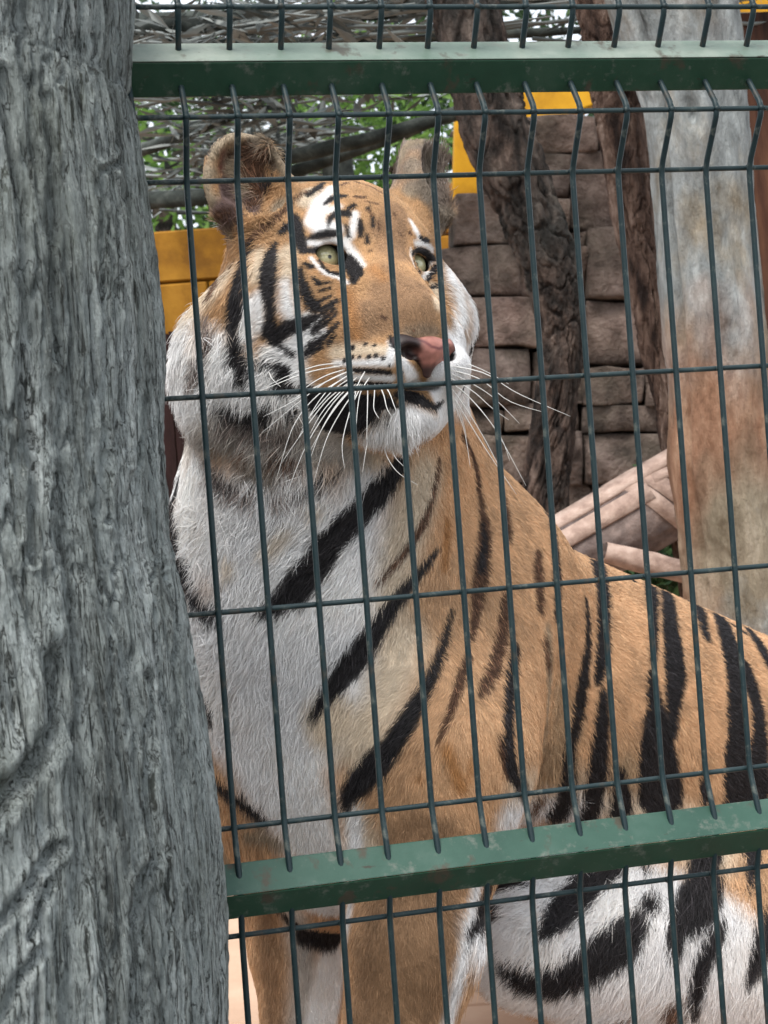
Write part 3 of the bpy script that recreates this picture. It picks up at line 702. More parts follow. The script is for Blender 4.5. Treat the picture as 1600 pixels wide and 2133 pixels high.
# --- forelegs
cone(pc(885, 1560, 2.05), pc(880, 1730, 2.03), .125, .095, .07)
cone(pc(880, 1730, 2.03), pc(858, 1950, 1.99), .092, .078, .05)
cone(pc(858, 1950, 1.99), pc(800, 2330, 1.97), .078, .066, .04)
ell(pc(790, 2425, 1.93), AX0, (.075, .10, .05), .04)
cone(pc(575, 1600, 2.2), pc(610, 1800, 2.2), .10, .078, .06)
cone(pc(610, 1800, 2.2), pc(622, 1960, 2.19), .07, .062, .04)
cone(pc(622, 1960, 2.19), pc(640, 2230, 2.17), .062, .06, .04)
ell(pc(632, 2290, 2.13), AX0, (.07, .10, .045), .04)
for (px, py, d, s) in ((790, 2440, 1.86, 1), (632, 2300, 2.06, 1)):
    for k in range(4):
        x = (k - 1.5) * .034
        ell(pc(px, py, d) + np.array([x, .012 * abs(k - 1.5) - .012, .0]), AX0, (.021, .036, .026), .012)
# --- hind leg, folded under in the sit
cone(pc(1092, 1952, 2.30), pc(1500, 1930, 2.50), .092, .20, .07)
cone(pc(1125, 1985, 2.33), pc(1340, 2110, 2.45), .055, .09, .06)
cone(pc(1300, 2100, 2.42), pc(1290, 2175, 2.44), .06, .045, .05)
ell(pc(1240, 2182, 2.38), AX0, (.06, .12, .045), .04)
# --- skull
ell(H(0, -.115, .028), AXH, (.112, .13, .094), .05)
ell(H(0, -.04, .022), AXH, (.072, .055, .052), .04)
for s in (-1, 1):
    ell(H(s * .058, -.022, .030), AXH, (.030, .028, .018), .025)
    ell(H(s * .098, -.055, -.068), AXH, (.068, .08, .075), .05)
    ell(H(-.150 if s < 0 else .136, -.120, -.128 if s < 0 else -.098), rotax(AXH, roll=10 * s), (.056, .055, .092 if s < 0 else .085), .05)
    ell(H(s * .072, -.012, -.052), AXH, (.042, .040, .038), .03)
    cone(H(s * .078, -.035, -.085), H(s * .040, .055, -.105), .058, .046, .035)
    ell(H(s * (.060 if s < 0 else .046), .015, -.150), AXH, (.045, .05, .045), .03)
cone(H(0, -.012, -.012), H(0, .098, -.083), .047, .035, .03)                # bridge of the nose
for s in (-1, 1):
    ell(H(s * (.037 if s < 0 else .030), .080, -.139), rotax(AXH, yaw=-14 * s), (.043, .055, .034), .018)   # muzzle pads
    cone(H(s * .03, .045, -.18), H(s * .10, -.09, -.13), .042, .065, .04)
ell(H(0, .108, -.108), AXH, (.032, .026, .022), .02)
for s in (-1, 1):
    ell(H(s * .029, .132, -.126), rotax(AXH, yaw=-34 * s, roll=18 * s), (.0120, .026, .0090), .004, -1)
ell(H(0, .068, -.198), AXH, (.040, .048, .032), .02)                         # chin
ell(H(0, .085, -.163), AXH, (.034, .042, .006), .008, -1)                    # mouth line
# ears: hollow cups
EARDIR = {}
for s in (-1, 1):
    ax = rotax(AXH, yaw=(14 if s < 0 else -34), pitch=6, roll=0)
    # lean the ear outwards
    R_, F_, U_ = ax; a = math.radians(20) * s
    ax = (R_ * math.cos(a) - U_ * math.sin(a), F_, U_ * math.cos(a) + R_ * math.sin(a))
    c0 = H(-.122, -.112, .103) if s < 0 else H(.135, -.105, .140)
    EARDIR[s] = (c0, ax)
    cone(H(s * .085, -.10, .04), c0 - ax[2] * (.02 if s < 0 else .04), .05, .045 if s < 0 else .04, .03)
    ell(c0, ax, (.054 if s < 0 else .046, .030, .068 if s < 0 else .074), .02)
    ell(c0 + ax[1] * .033 + ax[2] * .003, ax, (.049, .042, .062) if s < 0 else (.041, .040, .066), .008, -1)
EYES = {}; GAZE = {}
for s in (-1, 1):
    c0 = H(s * .063, -.020, 0)
    EYES[s] = c0
    g = HF * .93 + np.array([.0, -.42, .03]) + HR * (-.10 if s > 0 else .10); g /= np.linalg.norm(g)
    GAZE[s] = g
    ell(c0 + HU * .0, AXH, (.0275, .0255, .0245), .010)
    axg = (np.cross(g, HU) * -1, g, HU)
    rr = axg[0] - 0.20 * s * HU; 
    ell(c0 + g * .022, (np.cross(HU, g) * 1.0, g, HU), (.0205, .03, .0158), .003, -1)

def ev(p, X, Y, Z):
    if p[0] == 'e':
        dx, dy, dz = X - p[1][0], Y - p[1][1], Z - p[1][2]; A = p[2]; r = p[3]
        l = [(A[i][0] * dx + A[i][1] * dy + A[i][2] * dz) for i in range(3)]
        k0 = np.sqrt((l[0] / r[0]) ** 2 + (l[1] / r[1]) ** 2 + (l[2] / r[2]) ** 2)
        k1 = np.sqrt((l[0] / r[0] ** 2) ** 2 + (l[1] / r[1] ** 2) ** 2 + (l[2] / r[2] ** 2) ** 2) + 1e-9
        return k0 * (k0 - 1) / k1
    a, b, (ra, rb) = p[1], p[2], p[3]; ba = b - a
    dx, dy, dz = X - a[0], Y - a[1], Z - a[2]
    t = np.clip((dx * ba[0] + dy * ba[1] + dz * ba[2]) / ba.dot(ba), 0, 1)
    return np.sqrt((dx - t * ba[0]) ** 2 + (dy - t * ba[1]) ** 2 + (dz - t * ba[2]) ** 2) - (ra + (rb - ra) * t)
def bbox(p):
    if p[0] == 'e':
        e = np.sqrt(((p[2] * p[3][:, None]) ** 2).sum(0)); return p[1] - e, p[1] + e
    m = max(p[3]); return np.minimum(p[1], p[2]) - m, np.maximum(p[1], p[2]) + m
def comb(f, d, k, op):
    if op < 0: d = -d; h = np.maximum(k - np.abs(f - d), 0) / k; return np.maximum(f, d) + h * h * k * .25
    h = np.maximum(k - np.abs(f - d), 0) / k; return np.minimum(f, d) - h * h * k * .25
def field(pr, X, Y, Z):
    f = np.full(np.broadcast(X, Y, Z).shape, 1.0)
    for p in pr: f = comb(f, ev(p, X, Y, Z), p[4], p[5])
    return f
def surface(pr, gx, gy, gz):
    G = np.full((len(gx), len(gy), len(gz)), 1.0, np.float32)
    for p in pr:
        lo, hi = bbox(p); m = p[4] + .012
        s = []
        for g, a, b in zip((gx, gy, gz), lo - m, hi + m):
            s.append(slice(int(np.searchsorted(g, a)), int(np.searchsorted(g, b))))
        if any(q.stop <= q.start for q in s): continue
        X = gx[s[0]][:, None, None].astype(np.float32); Y = gy[s[1]][None, :, None].astype(np.float32); Z = gz[s[2]][None, None, :].astype(np.float32)
        G[s[0], s[1], s[2]] = comb(G[s[0], s[1], s[2]], ev(p, X, Y, Z).astype(np.float32), p[4], p[5])
    S = G < 0
    def red(op):
        q = op(S[:-1], S[1:]); q = op(q[:, :-1], q[:, 1:]); return op(q[:, :, :-1], q[:, :, 1:])
    act = red(np.logical_or) & ~red(np.logical_and)
    I, J, K = np.nonzero(act); n = len(I)
    vid = np.full(act.shape, -1, np.int32); vid[I, J, K] = np.arange(n)
    cs = [(a, b, c) for a in (0, 1) for b in (0, 1) for c in (0, 1)]
    val = {c: G[I + c[0], J + c[1], K + c[2]] for c in cs}
    pos = {c: np.stack([gx[I + c[0]], gy[J + c[1]], gz[K + c[2]]], -1) for c in cs}
    acc = np.zeros((n, 3)); cnt = np.zeros(n)
    for c in cs:
        for ax in range(3):
            if c[ax]: continue
            d = list(c); d[ax] = 1; d = tuple(d)
            m = (val[c] < 0) != (val[d] < 0)
            t = (val[c] / (val[c] - val[d] + 1e-20))[:, None]
            acc += np.where(m[:, None], pos[c] + (pos[d] - pos[c]) * t, 0); cnt += m
    V = acc / cnt[:, None]
    Fs = []
    for ax in range(3):
        a, b = [q for q in range(3) if q != ax]
        sl = [slice(None)] * 3; sl2 = [slice(None)] * 3
        sl[ax] = slice(0, -1); sl2[ax] = slice(1, None)
        for q in (a, b): sl[q] = slice(1, -1); sl2[q] = slice(1, -1)
        s0, s1 = S[tuple(sl)], S[tuple(sl2)]
        for flip in (False, True):
            m = (s0 & ~s1) if not flip else (~s0 & s1)
            idx = list(np.nonzero(m)); idx[a] = idx[a] + 1; idx[b] = idx[b] + 1
            def cell(da, db):
                q = [x.copy() for x in idx]; q[a] -= da; q[b] -= db; return vid[q[0], q[1], q[2]]
            f = np.stack([cell(1, 1), cell(0, 1), cell(0, 0), cell(1, 0)], -1)
            if (ax == 1) != flip: f = f[:, ::-1]
            Fs.append(f)
    F = np.concatenate(Fs); F = F[(F >= 0).all(1)]
    return V, F
def relax(pr, V, n=2):
    e = 5e-4
    for _ in range(n):
        f0 = field(pr, V[:, 0], V[:, 1], V[:, 2])
        g = np.stack([field(pr, *(V + e * np.eye(3)[i]).T) - field(pr, *(V - e * np.eye(3)[i]).T) for i in range(3)], -1) / (2 * e)
        g2 = (g * g).sum(1)[:, None] + 1e-6
        V = V - np.clip(f0[:, None] * g / g2, -.004, .004)
    return V, g / np.sqrt(g2)
def graded(lo, hi, a, b, fine, coarse):
    return np.unique(np.round(np.concatenate([np.arange(lo, a, coarse), np.arange(a, b, fine), np.arange(b, hi, coarse)]), 6))
gx = graded(-.42, 1.02, -.27, .12, .0034, .0095); gy = graded(1.72, 3.25, 1.77, 2.10, .0034, .0095); gz = graded(-.90, .50, .06, .50, .0034, .0095)
TV, TF = surface(prims, gx, gy, gz)
TV, TN = relax(prims, TV, 2)
bvh = BVHTree.FromPolygons([Vector(v) for v in TV], [tuple(int(i) for i in f) for f in TF])

# ------------------------------------------------------------------ coat pattern
O = (.56, .35, .20); T = (.29, .175, .098); W = (.85, .845, .85); C = (.67, .56, .43); K = (.010, .009, .010); B = (.058, .030, .018)
Gy = (.20, .165, .13); DG = (.10, .08, .072); RB = (.20, .075, .055); OD = (.38, .19, .075); PU = (.16, .108, .10); GW = (.50, .46, .42); CH = (.30, .24, .17)
# every mark: colour, softness (m), path of (x, y, half width) read off the photograph, laid onto the body's surface
marks = []
def mk(col, soft, *paths):
    for p in paths: marks.append((col, soft, p))
# light areas
mk(C, .05, [(880, 1000, 60), (830, 1130, 70), (790, 1240, 70)], [(840, 1330, 50), (790, 1430, 70), (740, 1530, 75)], [(760, 1760, 45)])
mk(W, .05, [(420, 960, 70), (400, 1050, 70), (480, 1100, 130), (600, 1080, 120), (640, 1130, 100), (580, 1250, 140), (560, 1340, 150)],
   [(560, 1340, 150), (570, 1480, 150), (580, 1600, 110), (630, 1690, 90), (650, 1740, 80)], [(760, 1010, 60), (720, 1180, 70), (700, 1300, 80), (690, 1420, 70)], [(390, 1000, 40), (400, 1200, 40), (430, 1400, 40), (460, 1540, 40)])
mk(CH, .03, [(450, 1690, 24), (485, 1760, 40), (500, 1850, 45)])
mk(O, .02, [(470, 1700, 16), (490, 1770, 36), (520, 1850, 40)])
mk(C, .03, [(690, 1500, 60)], [(745, 1700, 28)])
# legs
mk(T, .03, [(880, 1780, 90), (855, 1950, 110), (815, 2133, 100), (800, 2330, 110)], [(560, 1880, 30), (560, 2000, 30), (575, 2133, 30)])
mk(W, .018, [(742, 1700, 22), (742, 1770, 22), (735, 1860, 12), (722, 1960, 10), (702, 2080, 12), (685, 2140, 14)], [(992, 1830, 16), (972, 1950, 18), (950, 2050, 18), (930, 2140, 20)])
mk(GW, .03, [(615, 1900, 28), (635, 2000, 28), (635, 2140, 36)])
mk(W, .015, [(690, 1995, 32), (680, 2060, 36), (670, 2140, 36)], [(690, 1880, 45), (650, 1870, 40)])
# belly and thigh
mk(C, .05, [(1080, 1640, 40), (1180, 1640, 50), (1310, 1680, 40), (1480, 1760, 60)])
mk(W, .04, [(1040, 1930, 90), (1150, 2060, 100), (1300, 1980, 120), (1450, 1970, 130), (1560, 2070, 130), (1120, 1830, 90), (1280, 1860, 90), (1400, 1880, 70)],
   [(985, 1930, 40), (1000, 2000, 45), (1050, 2070, 50)], [(1060, 1700, 40), (1130, 1670, 46), (1210, 1680, 40)], [(1250, 2130, 90), (1430, 2140, 100)])
# face, soft light fields
mk(W, .03, [(375, 640, 22), (362, 720, 30), (385, 790, 50), (400, 880, 50)], [(430, 800, 60), (500, 850, 60), (560, 880, 60)], [(450, 720, 40), (480, 800, 55), (560, 790, 50), (600, 760, 40)])
mk(C, .02, [(425, 540, 24), (415, 600, 28)])
mk(GW, .03, [(480, 900, 50), (560, 920, 60), (640, 920, 60), (700, 920, 50), (740, 940, 40)])
mk(C, .02, [(540, 530, 16), (535, 580, 18), (600, 520, 14), (600, 570, 16)])
mk(W, .02, [(520, 640, 22), (515, 700, 24)], [(540, 620, 16), (545, 680, 14)], [(595, 590, 10), (600, 640, 18), (610, 665, 14)], [(640, 690, 30), (620, 720, 28), (560, 740, 20)])
mk(W, .010, [(640, 660, 10), (650, 680, 8), (664, 665, 8)], [(655, 710, 10), (675, 690, 8)])
mk(T, .02, [(800, 600, 40), (830, 660, 40), (760, 640, 34), (740, 690, 30), (860, 640, 40)])
mk(T, .03, [(860, 600, 50), (880, 660, 40), (800, 560, 30)])
mk((.24, .17, .115), .015, [(850, 695, 14), (880, 690, 16), (905, 692, 14)])
mk(T, .02, [(800, 480, 36), (830, 440, 30), (820, 520, 40)])
mk(OD, .02, [(722, 610, 14), (730, 660, 18), (742, 700, 14)], [(780, 560, 10), (800, 580, 8)])
mk(C, .014, [(640, 420, 20), (650, 400, 18)])
mk(W, .012, [(690, 392, 10), (668, 420, 20), (655, 455, 22), (668, 480, 14), (690, 470, 14), (706, 478, 10)], [(690, 438, 10), (705, 430, 6)])
mk(W, .008, [(640, 505, 7), (670, 509, 9), (700, 502, 9), (722, 515, 13), (742, 538, 11), (756, 553, 6)], [(740, 446, 8), (737, 470, 9), (732, 490, 8), (722, 500, 8)])
mk(W, .006, [(648, 537, 4), (660, 553, 5), (678, 569, 6), (700, 576, 6), (716, 584, 6), (724, 590, 4)])
mk(W, .008, [(856, 462, 6), (867, 482, 8), (872, 494, 6)], [(866, 508, 7), (884, 507, 8), (898, 520, 7)], [(856, 520, 3), (855, 535, 3), (862, 553, 3)], [(897, 548, 6), (891, 566, 7), (881, 580, 5)])
mk(W, .02, [(930, 540, 14), (945, 600, 22), (955, 660, 26), (955, 720, 24)])
mk(C, .012, [(905, 600, 12), (912, 640, 8)])
mk(C, .015, [(700, 735, 16), (760, 730, 16), (815, 730, 16)])
mk(W, .008, [(700, 757, 7), (760, 756, 8), (812, 752, 12), (818, 725, 8), (812, 712, 5)], [(712, 785, 7), (760, 786, 8), (815, 788, 10)], [(840, 752, 10), (858, 785, 16), (862, 806, 12), (840, 805, 12)], [(918, 760, 12), (906, 800, 18), (912, 830, 12)], [(945, 735, 18), (945, 760, 20), (945, 785, 14)])
mk(W, .015, [(780, 905, 26), (850, 885, 42), (895, 890, 30), (850, 915, 30)])
mk(GW, .012, [(790, 870, 12), (810, 862, 10)])
# ears
mk(CH, .012, [(440, 330, 10), (455, 300, 12), (480, 284, 12), (520, 276, 12), (560, 290, 12), (580, 330, 14), (590, 370, 12)], [(432, 370, 12), (435, 410, 14), (440, 440, 12)])
mk(PU, .012, [(470, 390, 20), (475, 420, 24), (485, 455, 24)], [(520, 410, 22), (525, 440, 16)], [(450, 490, 22)])
mk(RB, .012, [(468, 325, 14), (466, 350, 18), (478, 368, 14)])
mk(Gy, .014, [(520, 300, 12), (545, 310, 12), (565, 345, 12)])
mk(CH, .02, [(500, 340, 40), (510, 400, 36)])
mk(PU, .012, [(470, 400, 24), (478, 440, 24)], [(520, 425, 18)])
mk(B, .012, [(515, 320, 16), (535, 345, 18), (525, 370, 18), (540, 392, 14)])
mk(B, .01, [(512, 312, 9), (530, 335, 12), (520, 355, 12), (540, 375, 12)], [(548, 318, 7), (560, 340, 7)], [(480, 325, 8)], [(545, 390, 14), (535, 410, 8)], [(515, 430, 8), (530, 425, 8)], [(470, 455, 8), (485, 448, 6)])
mk(K, .006, [(434, 326, 3), (443, 297, 4), (457, 280, 4)], [(423, 400, 4), (427, 420, 8), (430, 448, 7)], [(552, 388, 8), (562, 380, 6)])
mk(W, .012, [(438, 468, 8), (446, 480, 7)])
mk(CH, .01, [(820, 335, 10), (850, 300, 12), (880, 290, 10)]); mk(Gy, .012, [(880, 330, 16), (900, 320, 12), (885, 370, 20), (890, 410, 18)])
# dark marks of the face
mk(K, .005, [(645, 405, 8), (660, 395, 9), (672, 383, 6)], [(675, 426, 3), (688, 416, 7), (702, 410, 7), (720, 408, 4)], [(684, 470, 3), (688, 455, 5), (702, 443, 7), (724, 445, 8)],
   [(644, 496, 4), (662, 491, 7), (682, 487, 8), (702, 486, 6)], [(728, 434, 5), (738, 428, 5)], [(750, 460, 4), (752, 476, 6), (751, 492, 4)], [(764, 488, 3), (765, 504, 5)],
   [(776, 452, 3), (777, 472, 4)], [(765, 436, 4), (770, 432, 3)], [(721, 470, 3), (726, 492, 4)])
mk(B, .005, [(742, 380, 3), (770, 388, 3), (795, 402, 3)], [(742, 410, 4), (760, 411, 4)], [(762, 420, 2), (788, 425, 2)], [(712, 386, 4), (722, 382, 4)], [(822, 446, 3), (823, 450, 3)], [(854, 486, 4)], [(830, 484, 2), (838, 492, 2)], [(771, 522, 3)], [(788, 462, 2), (790, 480, 2)], [(770, 440, 3), (776, 450, 3)])
mk(K, .005, [(614, 452, 6), (618, 470, 11), (624, 500, 12), (632, 522, 8)], [(584, 485, 5), (598, 475, 10), (608, 466, 8)])
mk(B, .008, [(527, 502, 6), (545, 484, 6), (565, 466, 5), (595, 440, 5), (618, 412, 4), (640, 400, 4)])
mk(K, .004, [(634, 523, 6), (655, 522, 7), (672, 519, 6), (690, 514, 5), (708, 515, 6)], [(664, 536, 3), (672, 555, 3.5), (686, 568, 3.5), (706, 571, 5)],
   [(712, 525, 6), (726, 545, 12), (740, 566, 14), (748, 570, 9)], [(738, 582, 8), (736, 588, 6)], [(636, 550, 4), (648, 556, 6)])
mk(K, .006, [(574, 508, 4), (565, 530, 11), (560, 560, 15), (560, 590, 15), (562, 620, 11), (566, 645, 9), (566, 665, 9), (564, 690, 14), (576, 700, 14), (602, 682, 12), (630, 676, 12), (655, 662, 7)],
   [(560, 702, 8), (575, 712, 4), (595, 728, 4), (612, 740, 5)],
   [(524, 507, 5), (520, 530, 9), (510, 560, 11), (502, 600, 16), (496, 650, 18), (488, 690, 11)], [(490, 700, 10), (498, 735, 17), (508, 765, 16), (516, 790, 9)],
   [(626, 562, 5), (630, 590, 8), (638, 615, 10), (655, 638, 11), (668, 646, 5)],
   [(650, 668, 5), (678, 650, 4), (698, 626, 3)], [(656, 684, 5), (676, 664, 5), (696, 644, 4)], [(648, 722, 8), (665, 712, 7), (680, 700, 6), (705, 674, 4)],
   [(638, 738, 7), (655, 728, 8), (668, 722, 6)], [(685, 716, 5), (695, 700, 4)], [(654, 692, 5), (682, 672, 5), (700, 655, 4)],
   [(533, 757, 4), (560, 758, 4), (580, 763, 7), (595, 775, 11), (590, 795, 9), (585, 805, 10), (612, 812, 8)])
mk(K, .004, [(652, 579, 3), (664, 591, 6)], [(660, 632, 4), (690, 616, 3)], [(670, 644, 4), (702, 624, 3)], [(668, 606, 3), (688, 600, 3)], [(640, 598, 3), (646, 608, 3)], [(690, 640, 3), (708, 626, 2.5)], [(676, 590, 3), (690, 588, 2.5)])
mk(GW, .03, [(385, 880, 20), (400, 930, 30), (430, 900, 30)])
mk(B, .012, [(475, 530, 8), (460, 560, 11), (452, 600, 11), (444, 622, 7)], [(440, 700, 6), (436, 730, 9)], [(448, 510, 5)], [(495, 545, 5), (470, 590, 5)])
mk(DG, .015, [(434, 735, 12), (420, 775, 16), (405, 800, 12)], [(436, 668, 8), (438, 700, 8)])
mk(K, .010, [(440, 728, 4), (430, 748, 5)])
mk(DG, .03, [(470, 880, 18), (540, 900, 22), (610, 900, 22)])
mk(K, .010, [(460, 848, 6), (500, 858, 14), (540, 860, 16), (568, 848, 10)], [(565, 872, 9)], [(612, 860, 9)])
mk(K, .006, [(635, 812, 10), (662, 838, 22), (698, 855, 34), (735, 858, 32), (762, 848, 24), (792, 830, 12)], [(680, 885, 14), (722, 892, 14)],
   [(830, 820, 9), (858, 826, 15), (884, 838, 12), (905, 850, 7), (921, 838, 4)], [(780, 838, 10), (812, 835, 9)], [(800, 850, 6), (825, 846, 6)])
mk(B, .003, [(795, 660, 4), (802, 664, 4)], [(690, 655, 3)], [(862, 690, 3)])
mk(K, .0022, [(735, 725, 5)], [(761, 718, 4)], [(780, 720, 3.5)], [(718, 751, 4)], [(735, 744, 4)], [(749, 744, 4)], [(769, 743, 4.5)], [(784, 741, 4.5)], [(799, 746, 4)],
   [(733, 771, 4), (760, 772, 4.5), (785, 773, 4.5), (812, 776, 4.5)], [(716, 799, 4), (745, 799, 4.5), (780, 799, 4), (812, 799, 3)], [(811, 762, 2.5)], [(838, 776, 3)],
   [(810, 880, 3)], [(820, 895, 3)], [(830, 875, 3)], [(805, 870, 4)], [(792, 868, 4)])
mk(K, .004, [(814, 704, 5), (822, 720, 8), (835, 730, 9)])
mk(K, .003, [(858, 530, 4), (868, 521, 5), (885, 525, 6), (900, 539, 6)], [(870, 568, 4), (884, 553, 4)], [(877, 497, 5), (890, 502, 5)], [(907, 556, 5), (899, 572, 5), (889, 585, 4)], [(898, 601, 4), (914, 596, 4)], [(862, 545, 2), (866, 562, 2)])
# neck and throat
mk(DG, .025, [(428, 945, 16), (450, 995, 20), (488, 1022, 20), (530, 1036, 14)], [(575, 1034, 12), (630, 1028, 12)], [(560, 968, 12), (620, 965, 12)])
mk(Gy, .02, [(450, 930, 8), (485, 925, 8)], [(520, 975, 16), (570, 990, 14)])
mk(B, .015, [(505, 950, 6), (518, 948, 6)], [(575, 962, 9), (610, 965, 7)], [(572, 940, 5)])
mk(K, .014, [(642, 1016, 7), (670, 1000, 7), (700, 985, 5)], [(455, 995, 4), (490, 1015, 5)])
mk(C, .03, [(600, 1110, 10), (560, 1150, 12)], [(480, 1180, 16)], [(660, 1060, 14)], [(780, 950, 20)])
# big dark bands
mk(K, .009, [(835, 960, 17), (790, 1020, 23), (736, 1077, 23), (692, 1125, 23), (650, 1190, 25), (615, 1228, 25), (575, 1262, 15), (545, 1278, 8)],
   [(912, 1144, 5), (885, 1178, 8), (855, 1215, 11), (826, 1250, 13), (795, 1293, 16), (765, 1337, 21), (735, 1378, 21), (702, 1422, 18), (675, 1455, 12), (655, 1495, 7)],
   [(940, 1275, 4), (928, 1330, 7), (910, 1385, 9), (895, 1420, 11), (868, 1470, 15), (838, 1522, 17), (812, 1560, 19), (785, 1593, 23), (755, 1622, 23), (732, 1650, 16), (722, 1682, 8)],
   [(364, 1000, 12), (366, 1060, 18), (374, 1115, 18), (380, 1160, 14), (392, 1208, 13), (406, 1244, 13), (432, 1268, 12), (462, 1290, 8)],
   [(400, 1400, 6), (404, 1412, 5)], [(420, 1445, 6), (437, 1475, 10), (446, 1502, 5)], [(437, 1612, 7), (460, 1635, 11), (490, 1660, 12), (520, 1680, 12), (552, 1706, 10)])
mk(CH, .02, [(520, 1740, 16), (560, 1745, 20), (585, 1760, 12)], [(545, 1720, 10)])
mk(B, .007, [(912, 960, 4), (909, 985, 5), (900, 1034, 6), (878, 1095, 8), (845, 1147, 8), (815, 1182, 6), (786, 1213, 4)],
   [(960, 905, 5), (978, 940, 7), (990, 975, 8), (999, 1035, 5), (1008, 1085, 8), (1009, 1130, 11), (1002, 1190, 12), (996, 1240, 10), (990, 1290, 7), (982, 1330, 5)],
   [(1050, 1040, 3), (1055, 1080, 6), (1058, 1120, 6)], [(1120, 1150, 4), (1120, 1190, 8), (1123, 1220, 7), (1125, 1270, 6)],
   [(1054, 1240, 5), (1050, 1290, 8), (1042, 1345, 8), (1028, 1395, 9), (1010, 1430, 8), (1000, 1450, 4)],
   [(976, 1370, 7), (962, 1410, 8), (945, 1465, 7), (928, 1512, 6), (915, 1545, 4)], [(1040, 1537, 4), (1050, 1590, 6), (1058, 1618, 4)])
mk(K, .007, [(1135, 1068, 4), (1148, 1090, 6), (1155, 1140, 7), (1159, 1200, 8), (1160, 1260, 6), (1158, 1290, 5)],
   [(1074, 1350, 6), (1064, 1410, 8), (1059, 1475, 8), (1058, 1540, 8), (1061, 1595, 8), (1075, 1630, 8), (1090, 1648, 7)],
   [(1005, 1090, 3), (1008, 1130, 5), (1000, 1190, 6)])
mk(CH, .02, [(1140, 1310, 10), (1142, 1380, 12), (1140, 1440, 12), (1135, 1500, 10), (1128, 1560, 10)])
mk(B, .012, [(1140, 1562, 7), (1131, 1620, 7)], [(1135, 1340, 6), (1142, 1390, 5)], [(1122, 1660, 6), (1110, 1690, 5)])
mk((.47, .335, .21), .05, [(1160, 1440, 30), (1165, 1540, 50), (1150, 1610, 45)], [(1300, 1600, 40)])
mk(OD, .015, [(980, 1585, 6), (978, 1620, 6)], [(875, 1622, 8)], [(930, 1560, 14), (960, 1640, 16)], [(930, 1090, 14), (925, 1180, 12)])
mk(K, .008, [(1228, 1112, 5), (1240, 1145, 8), (1248, 1190, 10), (1254, 1230, 12), (1256, 1280, 12), (1255, 1340, 11), (1250, 1390, 9), (1244, 1418, 6)],
   [(1219, 1250, 4), (1224, 1300, 6), (1223, 1350, 7), (1214, 1410, 10), (1208, 1450, 10), (1204, 1490, 8), (1190, 1540, 7), (1180, 1590, 6)],
   [(1254, 1445, 6), (1253, 1500, 10), (1247, 1560, 11), (1238, 1620, 13), (1228, 1675, 12), (1220, 1720, 10)],
   [(1184, 1560, 6), (1182, 1610, 8), (1172, 1660, 12), (1160, 1690, 12)],
   [(1335, 1160, 4), (1346, 1190, 8), (1356, 1230, 9), (1360, 1290, 7), (1362, 1340, 6), (1358, 1380, 5)],
   [(1378, 1212, 4), (1390, 1245, 9), (1396, 1300, 12), (1402, 1350, 16), (1406, 1400, 17), (1404, 1440, 14), (1400, 1480, 10), (1398, 1530, 7)],
   [(1357, 1410, 7), (1360, 1450, 11), (1370, 1500, 13), (1380, 1550, 14), (1385, 1600, 16), (1380, 1660, 25)], [(1352, 1500, 10), (1346, 1560, 11), (1345, 1610, 12), (1352, 1660, 14)],
   [(1420, 1215, 4), (1438, 1235, 8), (1452, 1260, 8), (1463, 1300, 8), (1470, 1330, 6)],
   [(1490, 1268, 5), (1505, 1300, 11), (1518, 1340, 15), (1532, 1390, 19), (1532, 1430, 14), (1531, 1480, 13), (1536, 1520, 16), (1532, 1570, 18), (1530, 1620, 17), (1525, 1680, 14)],
   [(1548, 1390, 14), (1565, 1430, 12), (1578, 1480, 11), (1582, 1530, 12), (1578, 1580, 16), (1572, 1640, 22)],
   [(1535, 1288, 4), (1555, 1308, 6), (1575, 1335, 9), (1592, 1365, 10), (1605, 1390, 10)], [(1287, 1606, 7), (1290, 1640, 11), (1292, 1685, 14)], [(1462, 1630, 6), (1468, 1660, 8)],
   [(1640, 1480, 16), (1650, 1600, 20), (1640, 1700, 16)], [(1700, 1560, 16), (1720, 1700, 20)])
# thigh and belly
mk(K, .010, [(1012, 1855, 18), (1000, 1890, 20), (1022, 1905, 18), (985, 1930, 12), (972, 1955, 7)], [(1030, 1850, 20), (1080, 1840, 14)],
   [(1275, 1805, 20), (1235, 1830, 23), (1200, 1870, 25), (1165, 1905, 24), (1140, 1935, 15), (1125, 1948, 7)],
   [(1325, 1925, 20), (1295, 1960, 32), (1245, 1995, 32), (1200, 2025, 32), (1150, 2040, 28), (1105, 2040, 22), (1065, 2022, 13), (1040, 1998, 6)],
   [(1362, 1870, 9), (1350, 1885, 15), (1338, 1895, 7)], [(1344, 1806, 8)],
   [(1470, 1775, 28), (1462, 1830, 28), (1440, 1870, 26), (1420, 1910, 22), (1403, 1950, 17), (1405, 1985, 9)], [(1490, 1850, 14), (1470, 1900, 18), (1440, 1930, 14)],
   [(1505, 1925, 7), (1480, 1965, 17), (1458, 2010, 17), (1448, 2060, 13), (1445, 2110, 8)], [(1562, 1770, 17), (1565, 1820, 11), (1558, 1855, 5)],
   [(1602, 1910, 14), (1590, 1950, 20), (1572, 2000, 15), (1558, 2045, 7)], [(640, 1950, 20), (690, 1955, 24)], [(585, 1900, 6), (605, 1917, 9), (620, 1930, 8)])
mk(B, .02, [(1405, 2086, 14), (1395, 2130, 14)], [(1303, 2118, 10), (1270, 2125, 8)], [(1010, 1910, 10)])

